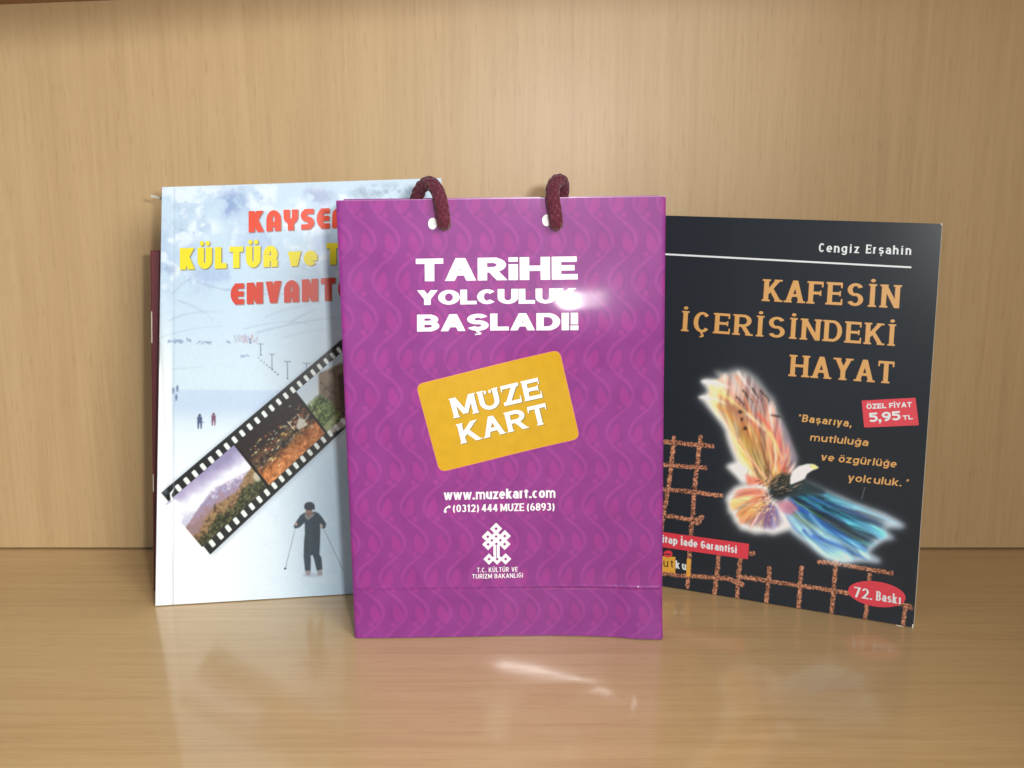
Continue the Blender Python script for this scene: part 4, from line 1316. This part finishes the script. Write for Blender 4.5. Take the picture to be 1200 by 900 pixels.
put2(rag(tail_full, 5.4, nt_, .66), np.clip(tp * (.6 + .5 * tone[..., None]), 20, 255), .95)
def feathers(full, root, tips, cols, n, w, bend, bl=.6, al=.7):
    tips = np.asarray(tips, float)
    for k in range(n):
        t = RNG.random() * (len(tips) - 1); i = int(t)
        tip = tips[i] + (tips[i + 1] - tips[i]) * (t - i)
        r0 = np.asarray(root) + RNG.normal(size=2) * np.array([6, 5])
        s0 = RNG.random() * .5; s1 = s0 + .3 + RNG.random() * .65
        midp = (r0 + tip) / 2 + np.array(bend) * (.6 + .8 * RNG.random())
        c = bez(r0, midp, tip, 24)
        a, b = int(s0 * 23), min(23, int(s1 * 23) + 2)
        if b - a < 3: continue
        kc.paint([stroke(c[a:b + 1], w * (.4 + RNG.random()), w * .2)], cols[RNG.integers(len(cols))], al * (.5 + .5 * RNG.random()), bl, mul=full)
feathers(lin_, (900, 575), A3([(200, 200), (180, 330), (250, 430), (380, 640)]), [(246, 226, 130), (240, 170, 70), (250, 244, 226), (222, 110, 60), (240, 196, 90)], 26, 2.4, (-4, 14))
feathers(lin_, (908, 565), A3([(300, 120), (480, 95), (600, 130), (700, 230), (800, 350)]), [(240, 160, 80), (214, 92, 60), (250, 240, 220), (224, 130, 84), (236, 206, 130), (200, 150, 120)], 26, 2.2, (8, 2))
feathers(lin_, (915, 560), A3([(760, 320), (860, 500), (930, 680)]), [(220, 90, 76), (200, 120, 110), (232, 150, 100), (180, 110, 120)], 12, 2.6, (6, 0))
feathers(lin_, (905, 585), A3([(420, 500), (560, 560), (700, 620)]), [(120, 90, 60), (190, 160, 100), (236, 214, 150), (150, 80, 60), (228, 206, 90), (96, 84, 60)], 60, 1.2, (2, 6), .3)
for pts, c, w in (([(130, 340), (240, 330), (380, 400)], (248, 250, 250), 6), ([(155, 198), (290, 205), (420, 260)], (250, 250, 250), 7), ([(240, 250), (430, 350), (720, 610)], (244, 226, 130), 4.5),
                  ([(480, 110), (560, 230), (660, 360)], (250, 242, 226), 4), ([(300, 410), (460, 520), (560, 640)], (226, 140, 60), 3.5), ([(650, 480), (740, 560), (860, 760)], (216, 86, 72), 6),
                  ([(470, 150), (560, 280), (660, 420)], (222, 120, 70), 3.0), ([(560, 480), (680, 590), (730, 640)], (250, 244, 214), 4.5), ([(760, 640), (830, 780), (880, 900)], (250, 226, 120), 5)):
    kc.paint([stroke(bez(*A3(pts), n=16), w * .8, w * .25)], c, .6, .9, mul=lw_full)
for (x, y), (dx, dy), n in (((530, 285), (30, 45), 6), ((610, 270), (16, 60), 6), ((690, 290), (6, 50), 5), ((480, 345), (40, 30), 4)):
    for k in range(n):
        a = A3([(x + k * 17 + RNG.normal() * 4, y + k * 19)])[0]
        kc.paint([kc.ellipse(a[0], a[1], 2.2 - k * .25, 1.0 - k * .08, 55)], (46, 40, 36), .8, .3)
for x, y, rx, ry in ((505, 470, 2.6, 2.0), (520, 535, 1.6, 2.0), (550, 615, 2.4, 2.2), (815, 505, 6.5, 1.0)):
    a = A3([(x, y)])[0]; kc.paint([kc.ellipse(a[0], a[1], rx, ry, 10)], (46, 36, 34), .85, .5)
kc.paint([stroke(A3([(850, 560), (900, 640), (960, 800), (990, 900)]), 5, 7)], (150, 130, 150), .55, 2.0)
# tail
feathers(tin, (900, 580), A4([(70, 290), (60, 380), (110, 450), (150, 490), (260, 520), (400, 500)]), [(246, 214, 150), (232, 120, 80), (250, 240, 230), (226, 160, 70), (214, 110, 110), (240, 200, 120)], 40, 1.3, (0, 4), .4)
feathers(tin, (905, 590), A4([(200, 470), (300, 500), (400, 490)]), [(96, 90, 180), (140, 110, 170), (60, 60, 110), (220, 190, 200), (170, 90, 110)], 40, 1.2, (2, 2), .3)
kc.paint([A4([(165, 170), (230, 200), (300, 235), (180, 242)])], (226, 110, 84), .8, 1.6)
kc.paint([stroke(bez(*A4([(170, 40), (240, 150), (310, 225)]), n=14), 2.2)], (240, 190, 160), .8, .5)
# right wing
RT = lambda pts: A4(pts)
feathers(rin, (930, 570), RT([(980, 420), (1100, 480)]), [(60, 160, 200), (120, 206, 236), (36, 96, 140), (190, 226, 240), (20, 60, 90)], 20, 1.8, (10, -8), .5)
feathers(rin, (930, 578), RT([(1080, 490), (980, 540), (1040, 560), (940, 600)]), [(30, 50, 110), (40, 130, 140), (90, 80, 150), (20, 36, 60), (70, 160, 180), (60, 90, 190)], 46, 1.2, (6, -2), .4)
feathers(rin, (928, 590), RT([(930, 600), (880, 640), (960, 690)]), [(40, 150, 170), (44, 96, 180), (110, 196, 216), (30, 70, 140)], 16, 1.8, (-4, 6), .5)
feathers(rin, (925, 600), RT([(960, 690), (860, 690), (700, 690)]), [(40, 76, 170), (70, 130, 210), (150, 206, 232), (36, 60, 140)], 18, 2.0, (-8, 8), .6)
for pts, c, w in (([(500, 312), (640, 380), (830, 440)], (60, 170, 160), 2.2), ([(450, 410), (560, 500), (740, 572)], (150, 190, 84), 2.4), ([(480, 520), (600, 600), (800, 655)], (70, 120, 110), 1.8),
                  ([(430, 322), (460, 350), (500, 400)], (40, 90, 200), 6), ([(540, 410), (600, 470), (640, 520)], (150, 206, 214), 4), ([(640, 300), (760, 340), (900, 395)], (60, 150, 170), 5),
                  ([(800, 370), (920, 410), (1060, 470)], (160, 220, 244), 5), ([(560, 540), (700, 590), (880, 680)], (44, 90, 186), 6), ([(760, 560), (860, 590), (930, 590)], (70, 180, 206), 4),
                  ([(620, 440), (700, 470), (800, 520)], (150, 90, 120), 2.0), ([(720, 480), (800, 520), (880, 560)], (16, 26, 40), 2.5), ([(620, 370), (700, 420), (760, 470)], (24, 36, 52), 5)):
    kc.paint([stroke(bez(*A4(pts), n=16), w * .7, w * .25)], c, .6, .8, mul=rw_full)
kc.paint([stroke(bez(*A4([(500, 215), (700, 300), (960, 410)]), n=16), 2.4)], (120, 140, 150), .5, 1.2)
# soften the brushwork as the print does
soft = gauss(kc.a, .9 * kc.s)
em = np.clip(lw_full + rw_full + tail_full, 0, 1)[..., None] * .75
kc.a[:] = kc.a * (1 - em) + soft * em
# dark breast, shoulder and white head
kc.paint([A4([(320, 215), (380, 170), (450, 180), (520, 215), (500, 240), (440, 300), (330, 325), (300, 290)])], (40, 48, 50), .95, 2.0)
kc.paint([A4([(430, 230), (520, 215), (640, 275), (620, 300), (500, 300), (420, 310)])], (50, 66, 72), .92, 2.0)
kc.paint([A4([(350, 340), (430, 330), (480, 380), (430, 420), (380, 400)])], (190, 120, 140), .8, 2.0)
for k in range(120):
    x, y = 380 + RNG.normal() * 55, 240 + RNG.normal() * 42
    a, b = A4([(x, y), (x + 18 + RNG.normal() * 10, y - 12 + RNG.normal() * 10)])
    kc.paint([stroke([a, b], .7)], [(150, 130, 100), (80, 90, 84), (20, 24, 26), (196, 160, 130), (120, 110, 90)][RNG.integers(5)], .6, .2)
for k in range(70):
    x, y = 290 + RNG.normal() * 30, 350 + RNG.normal() * 45
    a, b = A4([(x, y), (x - 14 + RNG.normal() * 10, y + 12 + RNG.normal() * 8)])
    kc.paint([stroke([a, b], .7)], [(60, 46, 40), (236, 214, 160), (110, 90, 150), (150, 100, 60)][RNG.integers(4)], .6, .2)
kc.paint([headp], (236, 242, 232), .97, .8)
kc.paint([A4([(545, 122), (575, 122), (598, 142), (560, 152)])], (214, 210, 130), .85, .5)
kc.paint([kc.ellipse(*A4([(548, 132)])[0], .8, .6)], (80, 84, 60), .8, .2)
kc.paint([stroke([(1013.6, 571), (1011.5, 578), (1009.8, 584.5)], .9)], (130, 146, 156), .7, .25)
# small print: boxes of the publisher mark
def kshape(polys, cuts=(), cell=.4): return shape_px(polys, cuts, cell)
M_KCOV = printed('eagle_cover_print', rough=.28, spec=.22, coat=.04, coat_rough=.25)
kl = kc.a.max(2, keepdims=True)
kc.a[:] = np.clip(kc.a * (1 + .16 * smooth(kl, 70, 150)), 0, 246)
kfc = cover('front_cover', KB, kq_, kc, .58, M_KCOV, book_k)
SLABF = dict(wx=.215, wy=.118, gap=.20, serif=.075, sh=.075, diag=.85)
M_GOLD = plain('gold_ink', (218, 166, 96), .42, .45, .18, .35)
M_KWHITE = plain('pale_ink', (230, 238, 240), .42, .45, .18, .35)
M_KRED = plain('badge_red_ink', (224, 62, 78), .42, .45, .18, .35)
M_RUSTED = plain('title_edge_ink', (110, 62, 40), .42, .45, .18, .35)
def up(bl, br, hl, hr, lean=.065):
    return [bl, br, (br[0] + lean * hr, br[1] - hr), (bl[0] + lean * hl, bl[1] - hl)]
T1 = up((894.5, 352.6), (1053.6, 361.2), 25.5, 27.0)
T2 = up((797.5, 387.6), (1049.3, 405.4), 23.5, 25.2)
T3 = up((925.8, 440.6), (1046.8, 449.6), 25.0, 25.8)
off = lambda q_, d: [(x + d[0], y + d[1]) for x, y in q_]
decal('title_edge', [line_(t, SLABF, off(q_, (-.7, .5))) for t, q_ in (('KAFESİN', T1), ('İÇERİSİNDEKİ', T2), ('HAYAT', T3))], KB, M_RUSTED, kfc, .00008)
decal('title_lettering', [line_(t, SLABF, q_) for t, q_ in (('KAFESİN', T1), ('İÇERİSİNDEKİ', T2), ('HAYAT', T3))], KB, M_GOLD, kfc, .00014)
AUTH = dict(wx=.20, wy=.145, gap=.21, serif=.03, sh=.05, space=.55, xh=.74)
decal('author_lettering', [line_('Cengiz Erşahin', AUTH, up((959.3, 295.2), (1067.6, 298.6), 10.4, 10.4), 3.6)], KB, M_KWHITE, kfc, .0001)
decal('rule_line', [kshape([stroke(np.linspace((748, 296.2), (1068, 313.3), 40), 2.1)], (), .35)], KB, M_KWHITE, kfc, .0001)
ITAL = dict(wx=.22, wy=.17, gap=.17, space=.42, xh=.74, slant=.20)
decal('quote_lettering', [line_('Başarıya,', ITAL, up((939.5, 494.2), (997.5, 500.4), 8.8, 8.8, 0), 3.6),
                          line_('mutluluğa', ITAL, up((949, 516.4), (1017, 522.8), 8.8, 8.8, 0), 3.6),
                          line_('ve özgürlüğe', ITAL, up((961.5, 539.4), (1050, 548), 8.9, 8.9, 0), 3.6),
                          line_('yolculuk.', ITAL, up((993, 563.6), (1056, 570), 9, 9, 0), 3.6),
                          line_('"', ITAL, up((934.2, 494), (938.2, 494.4), 8.8, 8.8, 0), 3.6),
                          line_('"', ITAL, up((1060.2, 570.4), (1064.2, 570.8), 9, 9, 0), 3.6)], KB, M_GOLD, kfc, .0001)
pb = decal('price_badge', [kshape([round_quad([(1009.7, 469.4), (1072.8, 466), (1076.9, 498.3), (1012.8, 501)], 1.2)])], KB, M_KRED, kfc, .0001)
BOLD = dict(wx=.30, wy=.22, gap=.10, space=.45)
decal('price_lettering', [line_('ÖZEL FİYAT', dict(BOLD, wx=.26), [(1015.6, 479.4), (1068.6, 476.8), (1068.4, 471.0), (1015.2, 473.4)], 4),
                          line_('5,95', dict(BOLD, wx=.28, gap=.07), [(1018.6, 494.8), (1055.6, 492.2), (1054.8, 481.4), (1017.8, 483.9)], 3),
                          line_('TL', BOLD, [(1058, 492.2), (1070, 491.2), (1069.6, 486), (1057.6, 486.8)], 4)], KB, M_KWHITE, kfc, .00016)
decal('guarantee_ribbon', [kshape([[(748, 619.4), (878, 637.3), (876.5, 655.3), (748, 637.2)]])], KB, M_KRED, kfc, .0001)
decal('guarantee_lettering', [line_('Kitap İade Garantisi', dict(wx=.23, wy=.17, gap=.10, space=.34, xh=.76), [(769.8, 634.8), (863.4, 648.4), (863.6, 639.6), (770.0, 626.0)], 3.6)], KB, M_KWHITE, kfc, .00016)
decal('edition_badge', [kshape([Canvas.ellipse(None, 1027.6, 696.2, 34, 14.6, 9, 60)])], KB, M_KRED, kfc, .0001)
SER = dict(wx=.19, wy=.12, gap=.11, serif=.05, sh=.06, space=.3, xh=.68)
decal('edition_lettering', [line_('72.', dict(SER, wx=.22), up((1000.4, 699.3), (1022, 703.0), 12, 12, .05), 3.4),
                            line_('Baskı', SER, up((1026.6, 703.4), (1056.3, 708.0), 11.0, 11.0, .05), 3.4)], KB, M_KWHITE, kfc, .00016)
M_BOXY = plain('yellow_box_ink', (230, 172, 66), .42, .45, .18, .35)
M_DARKINK = plain('dark_ink', (70, 56, 30), .42, .45, .18, .35)
decal('publisher_box', [kshape([[(757, 650.5), (791.6, 652.6), (791.4, 671.4), (757, 668)], [(805, 654.4), (809.6, 655), (808.8, 675.6), (804.2, 675)]], (), .35)], KB, M_BOXY, kfc, .00012)
decal('publisher_lettering', [line_('ut', dict(wx=.14, wy=.12, gap=.3, xh=.76), up((777.6, 664.0), (789.4, 665.2), 9.2, 9.2, 0), 4)], KB, M_DARKINK, kfc, .00018)
decal('publisher_lettering', [line_('ku', dict(wx=.2, wy=.15, gap=.28, xh=.74), up((791.8, 665.8), (804.2, 668.2), 9.4, 9.4, 0), 4)], KB, M_KWHITE, kfc, .00018)
decal('publisher_figure', [kshape([Canvas.ellipse(None, 783, 649.0, 5.2, 4.2, 0)], [stroke([(779, 649.2), (786, 649.6)], 1.4)], .3)], KB, M_KRED, kfc, .0002)
KT = .011
slab('page_block', shrink(kq_, .001, -.0001, .0002, .0006), .0006, KT, M_PAGES, book_k)
slab('back_cover', shrink(kq_, 0, 0, 0, 0), KT + .0001, KT + .0005, plain('black_card', (40, 42, 48), .5, .4), book_k)
slab('spine', [kq_[0] + (-.0004, 0), kq_[0] + (.0002, 0), kq_[3] + (.0002, 0), kq_[3] + (-.0004, 0)], .0002, KT + .0004, plain('black_spine', (36, 38, 44), .5, .4), book_k)
M_CHIP = plain('bare_paper', (226, 222, 210), .7, .3)
for pts in ([(1102.2, 261.8), (1104.4, 262.0), (1104.2, 264.4), (1103, 264)], [(1069, 731.5), (1070.6, 731.2), (1070.3, 736), (1068.8, 735.8)],
            [(1050, 732.0), (1056, 733.0), (1060, 734.3), (1056, 734.2), (1050, 732.6)]):
    decal('worn_spot', [kshape([pts], (), .25)], KB, M_CHIP, kfc, .0002)

bpy.context.view_layer.update()
